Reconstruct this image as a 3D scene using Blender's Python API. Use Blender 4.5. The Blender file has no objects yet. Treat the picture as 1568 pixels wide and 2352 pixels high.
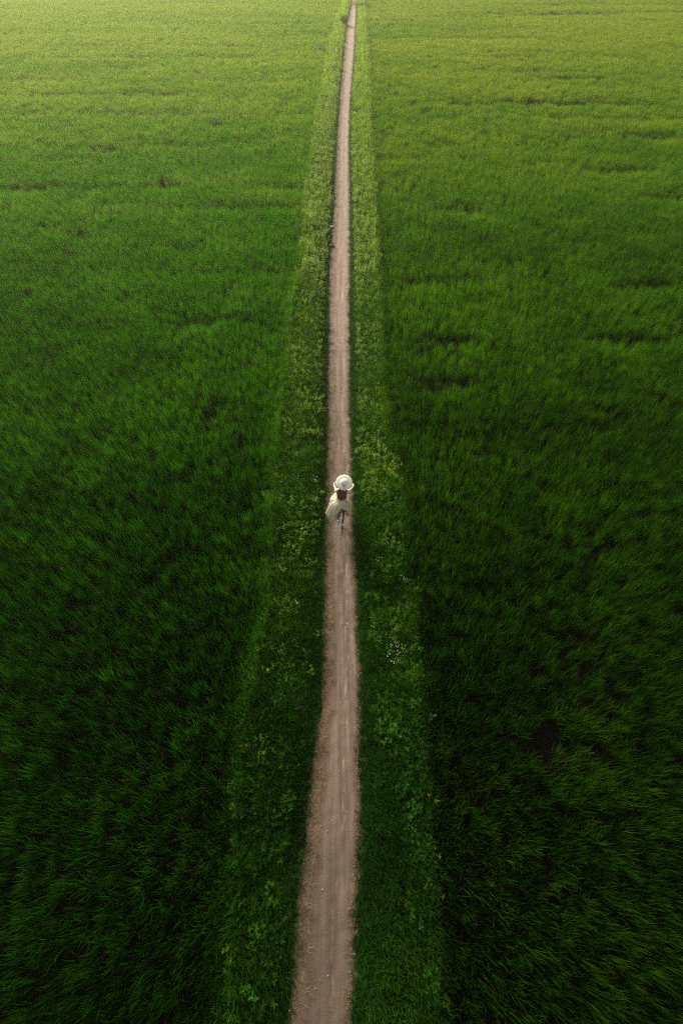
import bpy, bmesh, math, random
import numpy as np
from mathutils import Vector, Matrix, Euler
R = math.radians
rng = np.random.default_rng(7)
random.seed(7)
SC = bpy.context.scene
C = SC.collection

# ------------------------------------------------------------------ camera, sky, sun, exposure
CAM_H, PITCH, FOC = 11.5, R(53.0), 1045.0      # metres, angle below the horizon, focal length on a 1568 x 2352 frame
cam = bpy.data.cameras.new('camera')
cam.sensor_fit = 'HORIZONTAL'; cam.sensor_width = 36.0; cam.lens = 24.0
cam.clip_start = 0.1; cam.clip_end = 9000.0
cam_o = bpy.data.objects.new('camera', cam); C.objects.link(cam_o)
cam_o.location = (0, 0, CAM_H); cam_o.rotation_euler = (R(90) - PITCH, 0, 0)
SC.camera = cam_o

SUN_EL, SUN_AZ = R(17), R(-25)                 # low sun ahead and to the left
world = bpy.data.worlds.new('World'); SC.world = world; world.use_nodes = True
wn = world.node_tree; bg = wn.nodes['Background']
sky = wn.nodes.new('ShaderNodeTexSky'); sky.sky_type = 'NISHITA'; sky.sun_disc = False
sky.sun_elevation = SUN_EL; sky.sun_rotation = SUN_AZ % (2 * math.pi)
sky.air_density = 1.0; sky.dust_density = 3.0; sky.ozone_density = 1.0
bw = wn.nodes.new('ShaderNodeRGBToBW'); wn.links.new(sky.outputs['Color'], bw.inputs[0])   # thin cloud: most of the blue is washed out
veil = wn.nodes.new('ShaderNodeMix'); veil.data_type = 'RGBA'; veil.blend_type = 'MULTIPLY'; veil.inputs[0].default_value = 1.0
wn.links.new(bw.outputs[0], veil.inputs[6]); veil.inputs[7].default_value = (1.06, 1.0, 0.90, 1)
wash = wn.nodes.new('ShaderNodeMix'); wash.data_type = 'RGBA'; wash.inputs[0].default_value = 0.8
wn.links.new(sky.outputs['Color'], wash.inputs[6]); wn.links.new(veil.outputs[2], wash.inputs[7])
wn.links.new(wash.outputs[2], bg.inputs['Color']); bg.inputs['Strength'].default_value = 0.15
sun = bpy.data.lights.new('sun', 'SUN'); sun.energy = 5.0; sun.angle = R(18); sun.color = (1.0, 0.92, 0.77)
sun_o = bpy.data.objects.new('sun', sun); C.objects.link(sun_o)
sdir = Vector((math.cos(SUN_EL) * math.sin(SUN_AZ), math.cos(SUN_EL) * math.cos(SUN_AZ), math.sin(SUN_EL)))
sun_o.rotation_euler = (-sdir).to_track_quat('-Z', 'Y').to_euler(); sun_o.location = sdir * 60
SC.view_settings.view_transform = 'Standard'; SC.view_settings.look = 'None'
SC.view_settings.exposure = 0.65; SC.view_settings.gamma = 1.0
SC.view_settings.use_curve_mapping = False
cy = SC.cycles
cy.max_bounces = 6; cy.diffuse_bounces = 3; cy.glossy_bounces = 2; cy.transmission_bounces = 4
cy.volume_bounces = 0; cy.use_denoising = False; cy.pixel_filter_type = 'BLACKMAN_HARRIS'; cy.filter_width = 1.3
cy.sample_clamp_indirect = 6.0

# ------------------------------------------------------------------ where things stand (surveyed from the photograph)
def at(x, y, z=0.0):
    """the point of height z on the ground seen at (x, y) of the 1568 x 2352 photograph"""
    u, v = (x - 784) / FOC, (1176 - y) / FOC
    dy, dz = math.cos(PITCH) + v * math.sin(PITCH), -math.sin(PITCH) + v * math.cos(PITCH)
    t = (CAM_H - z) / -dz
    return Vector((u * t, dy * t, z))

def line(pts):
    w = sorted((at(*p).y, at(*p).x) for p in pts)
    ys = np.array([a for a, b in w]); xs = np.array([b for a, b in w])
    s0 = (xs[2] - xs[0]) / (ys[2] - ys[0])
    s1 = (xs[-1] - xs[-5]) / (ys[-1] - ys[-5])
    ys = np.concatenate([[ys[0] - 12], ys, [ys[-1] + 4000]])
    xs = np.concatenate([[xs[0] - 12 * s0], xs, [xs[-1] + 4000 * s1]])
    return lambda y: np.interp(y, ys, xs)

PATH_L = line([(668, 2352), (687, 2028), (704.6, 1872), (714.5, 1767), (727.6, 1665), (736, 1628), (742.5, 1510), (745.8, 1378),
               (747.6, 1240), (750.5, 1064), (752, 976), (753, 804), (754, 665), (758.7, 578), (763, 519), (767.5, 460), (769, 402),
               (773.3, 322), (779, 249), (783.6, 190), (789.5, 132), (796.8, 58.6), (808.5, 0)])
PATH_R = line([(808, 2352), (819.5, 2051), (828, 1872), (826, 1674), (828, 1552), (823, 1444), (820, 1378), (813.5, 1210), (806, 1005),
               (804, 804), (804, 577), (804, 460), (802.6, 402), (802, 322), (804, 234), (808.5, 176), (813, 117), (817, 38), (819.6, 0)])
VERGE_L = line([(530, 2352), (540, 2150), (545, 1950), (552, 1800), (566, 1647), (590, 1520), (612, 1402), (622, 1300), (628, 1210), (622, 1146),
                (634, 1064), (642, 976), (662, 804), (668, 724), (676.7, 680), (690, 607), (700, 548), (700, 460), (712, 395),
                (720.6, 322), (726.5, 263), (741, 199), (750, 141), (761.6, 88), (773, 47), (785, 12)])
VERGE_R = line([(1004, 2352), (990, 2050), (976, 1800), (971.5, 1707), (958, 1575), (948, 1411), (935, 1327), (929, 1240), (920, 1152),
                (905.7, 1064), (885, 976), (876, 783), (873, 695), (867, 636), (861, 490), (855, 351), (849.5, 278), (846.6, 205),
                (842, 102), (837.8, 29)])
DIST = lambda y: y * math.cos(PITCH) + CAM_H * math.sin(PITCH)

def vnoise(x, y, scale, seed=0):
    """smooth value noise in 0..1"""
    x = np.asarray(x, float) / scale + seed * 17.13; y = np.asarray(y, float) / scale + seed * 5.71
    i, j = np.floor(x).astype(np.int64), np.floor(y).astype(np.int64)
    fx, fy = x - i, y - j
    fx = fx * fx * (3 - 2 * fx); fy = fy * fy * (3 - 2 * fy)
    def h(a, b):
        n = (a * 374761393 + b * 668265263 + seed * 974711) & 0x7fffffff
        n = ((n ^ (n >> 13)) * 1274126177) & 0x7fffffff
        return ((n ^ (n >> 16)) & 0xffff) / 65535.0
    return (h(i, j) * (1 - fx) + h(i + 1, j) * fx) * (1 - fy) + (h(i, j + 1) * (1 - fx) + h(i + 1, j + 1) * fx) * fy

def fbm(x, y, scale, seed=0):
    return 0.55 * vnoise(x, y, scale, seed) + 0.3 * vnoise(x, y, scale * 0.47, seed + 1) + 0.15 * vnoise(x, y, scale * 0.21, seed + 2)

# ------------------------------------------------------------------ helpers
def tag(o, label=None, cat=None, group=None, kind=None):
    for k, v in (('label', label), ('category', cat), ('group', group), ('kind', kind)):
        if v: o[k] = v
    return o

def empty(name, loc=(0, 0, 0), rz=0.0):
    o = bpy.data.objects.new(name, None); C.objects.link(o)
    o.location = loc; o.rotation_euler = (0, 0, rz); o.empty_display_size = 0.1
    return o

def link(name, me, mat=None, parent=None, smooth=True):
    o = bpy.data.objects.new(name, me); C.objects.link(o)
    if mat: me.materials.append(mat)
    if parent: o.parent = parent
    if smooth and len(me.polygons): me.polygons.foreach_set('use_smooth', np.ones(len(me.polygons), bool))
    return o

def bm_obj(name, bm, mat=None, parent=None, smooth=True):
    bmesh.ops.recalc_face_normals(bm, faces=bm.faces)
    me = bpy.data.meshes.new(name); bm.to_mesh(me); bm.free()
    return link(name, me, mat, parent, smooth)

def raw_mesh(name, v, f):
    me = bpy.data.meshes.new(name); me.from_pydata([tuple(p) for p in v], [], f); me.update()
    return me

def tube(bm, pts, rad, n=8, cap=True, close=False):
    pts = [Vector(p) for p in pts]; m = len(pts)
    rads = rad if isinstance(rad, (list, tuple)) else [rad] * m
    rings = []; up = None
    for i in range(m):
        a = pts[(i - 1) % m] if (i > 0 or close) else pts[i]
        b = pts[(i + 1) % m] if (i < m - 1 or close) else pts[i]
        t = (b - a).normalized()
        if up is None:
            up = t.orthogonal().normalized()
        up = (up - t * up.dot(t)).normalized(); side = t.cross(up)
        rings.append([bm.verts.new(pts[i] + (up * math.cos(2 * math.pi * k / n) + side * math.sin(2 * math.pi * k / n)) * rads[i]) for k in range(n)])
    for i in range(m if close else m - 1):
        r0, r1 = rings[i], rings[(i + 1) % m]
        for k in range(n):
            bm.faces.new((r0[k], r0[(k + 1) % n], r1[(k + 1) % n], r1[k]))
    if cap and not close:
        bm.faces.new(rings[0][::-1]); bm.faces.new(rings[-1])

def box(bm, c, s, rot=None, bev=0.0):
    r = bmesh.ops.create_cube(bm, size=1.0)['verts']
    M = Matrix.Translation(c) @ (rot.to_matrix().to_4x4() if rot else Matrix()) @ Matrix.Diagonal((*s, 1))
    bmesh.ops.transform(bm, matrix=M, verts=r)
    if bev:
        es = list({e for v in r for e in v.link_edges})
        bmesh.ops.bevel(bm, geom=es, offset=bev, segments=2, affect='EDGES', profile=0.5)

def sphere(bm, c, r, seg=12, rings=8, sc=(1, 1, 1), rot=None):
    v = bmesh.ops.create_uvsphere(bm, u_segments=seg, v_segments=rings, radius=r)['verts']
    M = Matrix.Translation(c) @ (rot.to_matrix().to_4x4() if rot else Matrix()) @ Matrix.Diagonal((*sc, 1))
    bmesh.ops.transform(bm, matrix=M, verts=v)

def circle_pts(c, r, n, axis='y', a0=0.0, a1=2 * math.pi, endp=False):
    out = []
    for k in range(n + (1 if endp else 0)):
        a = a0 + (a1 - a0) * k / n
        if axis == 'y': out.append((c[0] + r * math.cos(a), c[1], c[2] + r * math.sin(a)))
        else: out.append((c[0] + r * math.cos(a), c[1] + r * math.sin(a), c[2]))
    return out

# ------------------------------------------------------------------ materials
class NT:
    def __init__(s, name):
        s.m = bpy.data.materials.new(name); s.m.use_nodes = True; s.t = s.m.node_tree
        s.b = s.t.nodes['Principled BSDF']; s.out = s.t.nodes['Material Output']
    def n(s, typ, **kw):
        nd = s.t.nodes.new(typ)
        for k, v in kw.items(): setattr(nd, k, v)
        return nd
    def set(s, sock, v):
        if isinstance(v, bpy.types.NodeSocket): s.t.links.new(v, sock)
        elif isinstance(v, tuple) and len(v) == 3 and sock.type == 'RGBA': sock.default_value = (*v, 1)
        else: sock.default_value = v
    def mix(s, f, a, b, mode='MIX'):
        nd = s.n('ShaderNodeMix', data_type='RGBA', blend_type=mode)
        s.set(nd.inputs[0], f); s.set(nd.inputs[6], a); s.set(nd.inputs[7], b)
        return nd.outputs[2]
    def math(s, op, a, b=None, c=None, clamp=False):
        nd = s.n('ShaderNodeMath', operation=op); nd.use_clamp = clamp
        s.set(nd.inputs[0], a)
        if b is not None: s.set(nd.inputs[1], b)
        if c is not None: s.set(nd.inputs[2], c)
        return nd.outputs[0]
    def ramp(s, v, lo, hi):
        nd = s.n('ShaderNodeMapRange', interpolation_type='SMOOTHSTEP')
        s.set(nd.inputs[0], v); nd.inputs[1].default_value = lo; nd.inputs[2].default_value = hi
        return nd.outputs[0]
    def noise(s, vec, scale, detail=4.0, rough=0.55, stretch=None):
        if stretch:
            mp = s.n('ShaderNodeMapping'); mp.inputs['Scale'].default_value = stretch
            s.t.links.new(vec, mp.inputs[0]); vec = mp.outputs[0]
        nd = s.n('ShaderNodeTexNoise'); s.t.links.new(vec, nd.inputs['Vector'])
        nd.inputs['Scale'].default_value = scale; nd.inputs['Detail'].default_value = detail; nd.inputs['Roughness'].default_value = rough
        return nd.outputs[0]
    def coord(s, what='Object'):
        return s.n('ShaderNodeTexCoord').outputs[what]
    def attr(s, name, typ='GEOMETRY', out='Fac'):
        nd = s.n('ShaderNodeAttribute', attribute_type=typ, attribute_name=name); return nd.outputs[out]
    def bump(s, h, strength=0.4, dist=0.01):
        nd = s.n('ShaderNodeBump'); nd.inputs['Strength'].default_value = strength; nd.inputs['Distance'].default_value = dist
        s.t.links.new(h, nd.inputs['Height']); s.t.links.new(nd.outputs[0], s.b.inputs['Normal'])

def simple(name, col, rough=0.6, metal=0.0, var=0.12, nscale=30.0, bump=0.0, spec=0.5, sheen=0.0, cloth=False):
    k = NT(name); co = k.coord()
    n = k.noise(co, nscale, 5)
    dark = tuple(c * (1 - var) for c in col); lite = tuple(min(1, c * (1 + var)) for c in col)
    k.set(k.b.inputs['Base Color'], k.mix(k.ramp(n, 0.3, 0.7), dark, lite))
    k.b.inputs['Roughness'].default_value = rough; k.b.inputs['Metallic'].default_value = metal
    k.b.inputs['Specular IOR Level'].default_value = spec
    if sheen: k.b.inputs['Sheen Weight'].default_value = sheen
    if cloth:
        w = k.noise(co, 420, 2, stretch=(1, 1, 0.25)); k.bump(w, 0.25, 0.002)
    elif bump: k.bump(n, bump, 0.004)
    return k.m

def leafy(name, deep, lite, trans=0.38, rough=0.55, spec=0.05, dry=None, mid=None):
    """leaf blade: 'tint' comes from each clump, 'hue' from each blade"""
    k = NT(name)
    tint = k.attr('tint', 'INSTANCER'); hue = k.attr('hue')
    f = k.math('ADD', k.math('MULTIPLY', tint, 0.82), k.math('MULTIPLY', hue, 0.18), clamp=True)
    if mid:
        rp = k.n('ShaderNodeValToRGB'); k.t.links.new(f, rp.inputs[0]); e = rp.color_ramp.elements
        e[0].color = (*deep, 1); e[1].color = (*lite, 1); m_ = e.new(0.45); m_.color = (*mid, 1); col = rp.outputs[0]
    else: col = k.mix(f, deep, lite)
    if dry: col = k.mix(k.math('GREATER_THAN', hue, 0.955), col, dry)
    k.set(k.b.inputs['Base Color'], col); k.b.inputs['Roughness'].default_value = rough
    k.b.inputs['Specular IOR Level'].default_value = spec
    tr = k.n('ShaderNodeBsdfTranslucent')
    k.set(tr.inputs['Color'], k.mix(1.0, col, (1.5, 1.75, 0.8), 'MULTIPLY'))
    mx = k.n('ShaderNodeMixShader'); mx.inputs[0].default_value = trans
    k.t.links.new(k.b.outputs[0], mx.inputs[1]); k.t.links.new(tr.outputs[0], mx.inputs[2])
    k.t.links.new(mx.outputs[0], k.out.inputs['Surface'])
    return k.m

M_RICE_L = leafy('rice_leaf', (0.001, 0.026, 0.0006), (0.185, 0.240, 0.032), trans=0.34, mid=(0.040, 0.142, 0.0015))
M_RICE_R = leafy('rice_leaf_yellow', (0.001, 0.025, 0.0006), (0.190, 0.230, 0.020), trans=0.34, mid=(0.050, 0.138, 0.0015))
M_GRASS = leafy('verge_grass_leaf', (0.004, 0.032, 0.004), (0.135, 0.195, 0.015), mid=(0.028, 0.095, 0.005))
M_HERB = leafy('herb_leaf', (0.005, 0.040, 0.004), (0.300, 0.400, 0.050), trans=0.42, mid=(0.048, 0.150, 0.006))
M_PALE = leafy('pale_herb_leaf', (0.10, 0.18, 0.02), (0.36, 0.42, 0.10))
M_STRAW = simple('dry_straw', (0.30, 0.20, 0.10), 0.8)

def make_soil():
    k = NT('paddy_soil'); co = k.coord()
    n1 = k.noise(co, 0.35, 5); n2 = k.noise(co, 7.0, 6)
    soil = k.mix(k.ramp(n2, 0.3, 0.7), (0.007, 0.006, 0.004), (0.018, 0.014, 0.009))
    gy = k.n('ShaderNodeSeparateXYZ'); k.t.links.new(co, gy.inputs[0])
    side = k.math('SUBTRACT', k.math('ABSOLUTE', gy.outputs[0]), k.math('MULTIPLY_ADD', gy.outputs[1], 0.609, 17.3))   # fields going on beyond the plants built one by one
    far = k.ramp(gy.outputs[1], 60.0, 215.0)
    far = k.math('MULTIPLY', far, k.math('MAXIMUM', k.ramp(gy.outputs[1], 175.0, 215.0), k.ramp(side, -2.0, 1.0)))
    green = k.mix(k.ramp(n1, 0.3, 0.7), (0.055, 0.110, 0.012), (0.095, 0.140, 0.016))
    k.set(k.b.inputs['Base Color'], k.mix(far, k.mix(k.ramp(side, -2.0, 1.0), soil, (0.020, 0.062, 0.004)), green))
    k.b.inputs['Roughness'].default_value = 0.9; k.b.inputs['Specular IOR Level'].default_value = 0.04
    k.bump(n2, 0.6, 0.03)
    return k.m
M_SOIL = make_soil()

def make_dirt():
    k = NT('path_dirt'); co = k.coord()
    s = k.attr('across'); xyz = k.n('ShaderNodeSeparateXYZ'); k.t.links.new(co, xyz.inputs[0]); Y = xyz.outputs[1]
    streak = k.noise(co, 1.0, 5, 0.6, stretch=(7.0, 0.35, 1))
    blot = k.noise(co, 1.6, 5); fine = k.noise(co, 34.0, 4, 0.7); grain = k.noise(co, 130.0, 2, 0.6)
    base = k.mix(k.ramp(streak, 0.32, 0.68), (0.118, 0.083, 0.063), (0.240, 0.176, 0.134))
    base = k.mix(k.math('MULTIPLY', k.ramp(blot, 0.52, 0.74), 0.6), base, (0.110, 0.087, 0.074))
    # pale trodden line towards the right, broken up
    wob = k.math('ADD', s, k.math('MULTIPLY', k.math('SUBTRACT', k.noise(co, 1.0, 3, stretch=(0.2, 0.5, 1)), 0.5), 0.35))
    d = k.math('ABSOLUTE', k.math('SUBTRACT', wob, 0.66))
    ln = k.math('MULTIPLY', k.ramp(d, 0.045, 0.015), k.ramp(k.noise(co, 2.2, 5, 0.65, stretch=(3, 0.8, 1)), 0.50, 0.58))
    base = k.mix(k.math('MULTIPLY', ln, 0.8), base, (0.32, 0.255, 0.195))
    # loose reddish crumbs along both edges, the left one wider
    e1 = k.ramp(k.math('ADD', s, k.math('MULTIPLY', k.math('SUBTRACT', blot, 0.5), 0.5)), 0.40, 0.20)
    e2 = k.ramp(k.math('ADD', s, k.math('MULTIPLY', k.math('SUBTRACT', blot, 0.5), 0.25)), 0.84, 0.93)
    edge = k.math('MAXIMUM', e1, e2)
    crumb = k.mix(k.ramp(fine, 0.36, 0.62), (0.050, 0.032, 0.018), (0.235, 0.145, 0.092))
    base = k.mix(k.math('MULTIPLY', edge, 0.85), base, crumb)
    base = k.mix(k.math('MULTIPLY', k.ramp(fine, 0.55, 0.8), 0.35), base, (0.27, 0.215, 0.17))
    base = k.mix(k.math('MULTIPLY', k.ramp(grain, 0.35, 0.1), 0.5), base, (0.08, 0.06, 0.048))
    damp = k.math('MULTIPLY', k.ramp(k.math('ADD', Y, k.math('MULTIPLY', blot, 4.0)), 5.5, -1.5), 0.75)      # fading light put into the colour: darker near; also trodden, damper dirt
    base = k.mix(damp, base, (0.086, 0.062, 0.046))
    dry = k.math('MULTIPLY', k.math('MULTIPLY', k.ramp(k.math('ADD', Y, k.math('MULTIPLY', blot, 5.0)), 11.0, 26.0), 0.66), k.math('SUBTRACT', 1.0, k.math('MULTIPLY', edge, 0.6)))      # stronger far light put into the colour; also drier, paler dirt
    base = k.mix(dry, base, k.mix(k.ramp(streak, 0.3, 0.7), (0.300, 0.205, 0.152), (0.390, 0.290, 0.225)))
    k.set(k.b.inputs['Base Color'], base); k.b.inputs['Roughness'].default_value = 0.92
    k.b.inputs['Specular IOR Level'].default_value = 0.2
    k.bump(k.math('ADD', fine, k.math('MULTIPLY', grain, 0.4)), 0.55, 0.012)
    return k.m
M_DIRT = make_dirt()

# ------------------------------------------------------------------ ground: two paddies and the raised bank between them
def build_ground():
    ys = np.concatenate([np.arange(-14, 40, 0.4), np.arange(40, 220, 2.0), [240, 300, 400, 600, 1000, 2000, 4000]])
    pl, pr, vl, vr = PATH_L(ys), PATH_R(ys), VERGE_L(ys), VERGE_R(ys)
    out = [0.0, -0.16, -0.38, -1.2, -4, -15, -60, -300, -1800]
    cols, zs = [], []
    for k, o in enumerate(out[::-1]):
        cols.append(vl + o); zs.append({0.0: -0.04, -0.16: -0.16}.get(o, -0.34))
    for f in (0.25, 0.5, 0.75): cols.append(vl + (pl - vl) * f); zs.append(0.0)
    cols.append(pl); zs.append(-0.005)
    cols.append(pl * 0.88 + pr * 0.12); zs.append(-0.07)
    cols.append(pl * 0.12 + pr * 0.88); zs.append(-0.07)
    cols.append(pr); zs.append(-0.005)
    for f in (0.25, 0.5, 0.75): cols.append(pr + (vr - pr) * f); zs.append(0.0)
    for o in out: cols.append(vr - o); zs.append({0.0: -0.04, -0.16: -0.16}.get(o, -0.34))
    X = np.stack(cols, 1); n, m = X.shape
    Z = np.tile(np.array(zs), (n, 1)); Yg = np.tile(ys[:, None], (1, m))
    inner = (Z > -0.05)
    Z = Z + np.where(inner, 0.05 * (fbm(X, Yg, 0.9, 3) - 0.6), 0.03 * (fbm(X, Yg, 2.0, 5) - 0.5))
    v = np.stack([X, Yg, Z], -1).reshape(-1, 3)
    f = [(i * m + j, i * m + j + 1, (i + 1) * m + j + 1, (i + 1) * m + j) for i in range(n - 1) for j in range(m - 1)]
    o = link('ground', raw_mesh('ground', v, f), M_SOIL)
    tag(o, 'dark damp soil of the rice fields and of the raised bank between them', 'ground', kind='structure')

def build_path():
    ys = np.concatenate([np.arange(-14, 24, 0.07), np.arange(24, 60, 0.2), np.arange(60, 220, 1.0), [240, 300, 400, 600, 1000, 2000, 4000]])
    pl, pr = PATH_L(ys), PATH_R(ys)
    amp = np.clip(1.2 - ys / 120, 0.2, 1)
    pl = pl + amp * (0.16 * (fbm(ys, ys * 0, 0.5, 11) - 0.5) + 0.10 * (vnoise(ys, ys * 0, 0.17, 12) - 0.5))
    pr = pr + amp * (0.14 * (fbm(ys, ys * 0, 0.5, 14) - 0.5) + 0.08 * (vnoise(ys, ys * 0, 0.17, 15) - 0.5))
    s = np.array([-0.08, -0.03, 0.0, 0.03, 0.07, 0.12, 0.18, 0.24, 0.3, 0.36, 0.42, 0.48, 0.54, 0.6, 0.64, 0.68, 0.72, 0.77, 0.82, 0.87, 0.92, 0.96, 1.0, 1.03, 1.08])
    X = pl[:, None] + (pr - pl)[:, None] * s[None]; Yg = np.tile(ys[:, None], (1, len(s)))
    prof = np.interp(s, [-0.08, -0.03, 0.0, 0.06, 0.2, 0.38, 0.5, 0.62, 0.8, 0.94, 1.0, 1.03, 1.08], [-0.075, -0.03, 0.0, 0.014, 0.02, 0.0, 0.006, -0.002, 0.014, 0.012, 0.0, -0.03, -0.075])
    Z = prof[None] + 0.022 * (fbm(X, Yg * 0.5, 0.35, 21) - 0.5) + 0.012 * (vnoise(X, Yg, 0.09, 22) - 0.5)
    n, m = X.shape
    me = raw_mesh('path', np.stack([X, Yg, Z], -1).reshape(-1, 3), [(i * m + j, i * m + j + 1, (i + 1) * m + j + 1, (i + 1) * m + j) for i in range(n - 1) for j in range(m - 1)])
    a = me.attributes.new('across', 'FLOAT', 'POINT'); a.data.foreach_set('value', np.tile(s, n).astype(np.float32))
    tag(link('path', me, M_DIRT), 'narrow pinkish dirt path running straight between two rice fields', 'path', kind='structure')
build_ground(); build_path()

# ------------------------------------------------------------------ clumps: prototype meshes for the uncountable greenery
def strip_blades(name, specs, segs=4):
    """specs: base x,y, azimuth, tilt, bend, length, width, hue"""
    V, F, H = [], [], []
    for (bx, by, az, tilt, bend, L, w, hue) in specs:
        d = Vector((math.cos(az), math.sin(az), 0)); side0 = Vector((-math.sin(az), math.cos(az), 0))
        tw = random.uniform(-0.9, 0.9)
        p = Vector((bx, by, 0)); base = len(V)
        for i in range(segs + 1):
            t = i / segs; th = tilt + bend * t * t
            dirv = d * math.sin(th) + Vector((0, 0, 1)) * math.cos(th)
            nrm = dirv.cross(side0)
            side = side0 * math.cos(tw * (1 - 0.5 * t)) + nrm * math.sin(tw * (1 - 0.5 * t))
            ww = w * (0.55 + 0.9 * t if t < 0.45 else max(0.0, (1 - t) / 0.55) ** 0.8)
            if i == segs: V.append(p.copy()); H.append(hue)
            else:
                V += [p - side * ww * 0.5, p + side * ww * 0.5]; H += [hue, hue]
            p = p + dirv * (L / segs)
        for i in range(segs - 1):
            a = base + 2 * i; F.append((a, a + 1, a + 3, a + 2))
        a = base + 2 * (segs - 1); F.append((a, a + 1, a + 2))
    me = raw_mesh(name, V, F)
    at_ = me.attributes.new('hue', 'FLOAT', 'POINT'); at_.data.foreach_set('value', np.array(H, np.float32))
    me.polygons.foreach_set('use_smooth', np.ones(len(me.polygons), bool))
    return me

def blade_set(n, rad, L, Lv, w, tilt, bend, hills=1, hill_r=0.07):
    out = []
    centres = [(random.uniform(-rad, rad), random.uniform(-rad, rad)) for _ in range(hills)]
    for k in range(n):
        cx, cy_ = centres[k % hills]; r = hill_r * math.sqrt(random.random()); a = random.uniform(0, 6.283)
        az = a + random.gauss(0, 0.7)
        out.append((cx + r * math.cos(a), cy_ + r * math.sin(a), az, abs(random.gauss(0, tilt)), max(0.0, random.gauss(bend, bend * 0.6)),
                    L * random.uniform(1 - Lv, 1 + Lv), w * random.uniform(0.7, 1.3), random.random()))
    return out

def leaf_faces(V, F, H, p, d, up, L, W, hue, fold=0.25, shape=(0.0, 0.75, 1.0, 0.65, 0.0)):
    """a folded leaf of a few faces along d"""
    d = d.normalized(); s = d.cross(up).normalized(); u = s.cross(d).normalized()
    n = len(shape) - 1; b = len(V)
    for i, k in enumerate(shape):
        t = i / n; c = p + d * (L * t) - u * (0.22 * L * t * t)
        h = W * 0.5 * k
        V += [c - s * h + u * (h * fold), c, c + s * h + u * (h * fold)]; H += [hue] * 3
    for i in range(n):
        a = b + 3 * i
        F += [(a, a + 1, a + 4, a + 3), (a + 1, a + 2, a + 5, a + 4)]

def herb_mesh(name, stems, h, spread, L, W, per, hue_lo=0.0, hue_hi=1.0, shape=(0.15, 0.85, 1.0, 0.6, 0.0)):
    V, F, H = [], [], []
    for _ in range(stems):
        a = random.uniform(0, 6.283); r = spread * math.sqrt(random.random())
        base = Vector((r * math.cos(a) * 0.6, r * math.sin(a) * 0.6, 0)); top = Vector((r * math.cos(a) * 1.25, r * math.sin(a) * 1.25, h * random.uniform(0.6, 1.15)))
        hue = random.uniform(hue_lo, hue_hi)
        sd = (top - base).cross(Vector((0, 0, 1)) if r > 1e-3 else Vector((1, 0, 0)))
        sd = (sd.normalized() if sd.length > 1e-5 else Vector((1, 0, 0))) * 0.003
        b = len(V); V += [base - sd, base + sd, top + sd * 0.5, top - sd * 0.5]; H += [hue * 0.6] * 4; F.append((b, b + 1, b + 2, b + 3))
        for i in range(per):
            t = 0.25 + 0.75 * (i + random.random() * 0.5) / per
            p = base.lerp(top, t); az = i * 2.4 + random.uniform(-0.4, 0.4)
            el = random.uniform(0.05, 0.6)
            d = Vector((math.cos(az) * math.cos(el), math.sin(az) * math.cos(el), math.sin(el)))
            sc = random.uniform(0.65, 1.2) * (1.1 - 0.35 * t)
            leaf_faces(V, F, H, p, d, Vector((0, 0, 1)), L * sc, W * sc, min(1, max(0, hue + random.uniform(-0.2, 0.2))), shape=shape)
    me = raw_mesh(name, V, F)
    at_ = me.attributes.new('hue', 'FLOAT', 'POINT'); at_.data.foreach_set('value', np.array(H, np.float32))
    return me

def protos(name, meshes, mat):
    col = bpy.data.collections.new(name)
    for i, me in enumerate(meshes):
        me.materials.append(mat)
        col.objects.link(bpy.data.objects.new(f'{name}_{i:02d}', me))
    return col

def scatter(name, pts, rot, scl, tint, col, nvar, label, cat):
    n = len(pts); me = bpy.data.meshes.new(name); me.vertices.add(n)
    me.vertices.foreach_set('co', np.asarray(pts, np.float32).ravel())
    def put(nm, typ, key, arr):
        a = me.attributes.new(nm, typ, 'POINT'); a.data.foreach_set(key, np.ascontiguousarray(arr).ravel())
    put('rot', 'FLOAT_VECTOR', 'vector', np.asarray(rot, np.float32)); put('scl', 'FLOAT_VECTOR', 'vector', np.asarray(scl, np.float32))
    put('tint', 'FLOAT', 'value', np.asarray(tint, np.float32)); put('pick', 'INT', 'value', rng.integers(0, nvar, n).astype(np.int32))
    o = bpy.data.objects.new(name, me); C.objects.link(o)
    g = bpy.data.node_groups.new(name, 'GeometryNodeTree')
    g.interface.new_socket('Geometry', in_out='INPUT', socket_type='NodeSocketGeometry')
    g.interface.new_socket('Geometry', in_out='OUTPUT', socket_type='NodeSocketGeometry')
    gi, go = g.nodes.new('NodeGroupInput'), g.nodes.new('NodeGroupOutput')
    iop = g.nodes.new('GeometryNodeInstanceOnPoints'); ci = g.nodes.new('GeometryNodeCollectionInfo')
    ci.inputs['Collection'].default_value = col; ci.inputs['Separate Children'].default_value = True; ci.inputs['Reset Children'].default_value = True
    iop.inputs['Pick Instance'].default_value = True
    def na(nm, dt):
        nd = g.nodes.new('GeometryNodeInputNamedAttribute'); nd.data_type = dt; nd.inputs['Name'].default_value = nm
        return next(s for s in nd.outputs if s.enabled and s.name == 'Attribute')
    L = g.links.new
    L(gi.outputs[0], iop.inputs['Points']); L(ci.outputs[0], iop.inputs['Instance'])
    L(na('pick', 'INT'), iop.inputs['Instance Index']); L(na('rot', 'FLOAT_VECTOR'), iop.inputs['Rotation']); L(na('scl', 'FLOAT_VECTOR'), iop.inputs['Scale'])
    L(iop.outputs[0], go.inputs[0])
    md = o.modifiers.new('scatter', 'NODES'); md.node_group = g
    return tag(o, label, cat, kind='stuff')

def jitter(y0, y1, x0, x1, sp):
    ny, nx = int((y1 - y0) / sp), int((x1 - x0) / sp)
    gx, gy = np.meshgrid(np.arange(nx), np.arange(ny))
    return (x0 + (gx + rng.random(gx.shape)) * sp).ravel(), (y0 + (gy + rng.random(gy.shape)) * sp).ravel()

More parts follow.
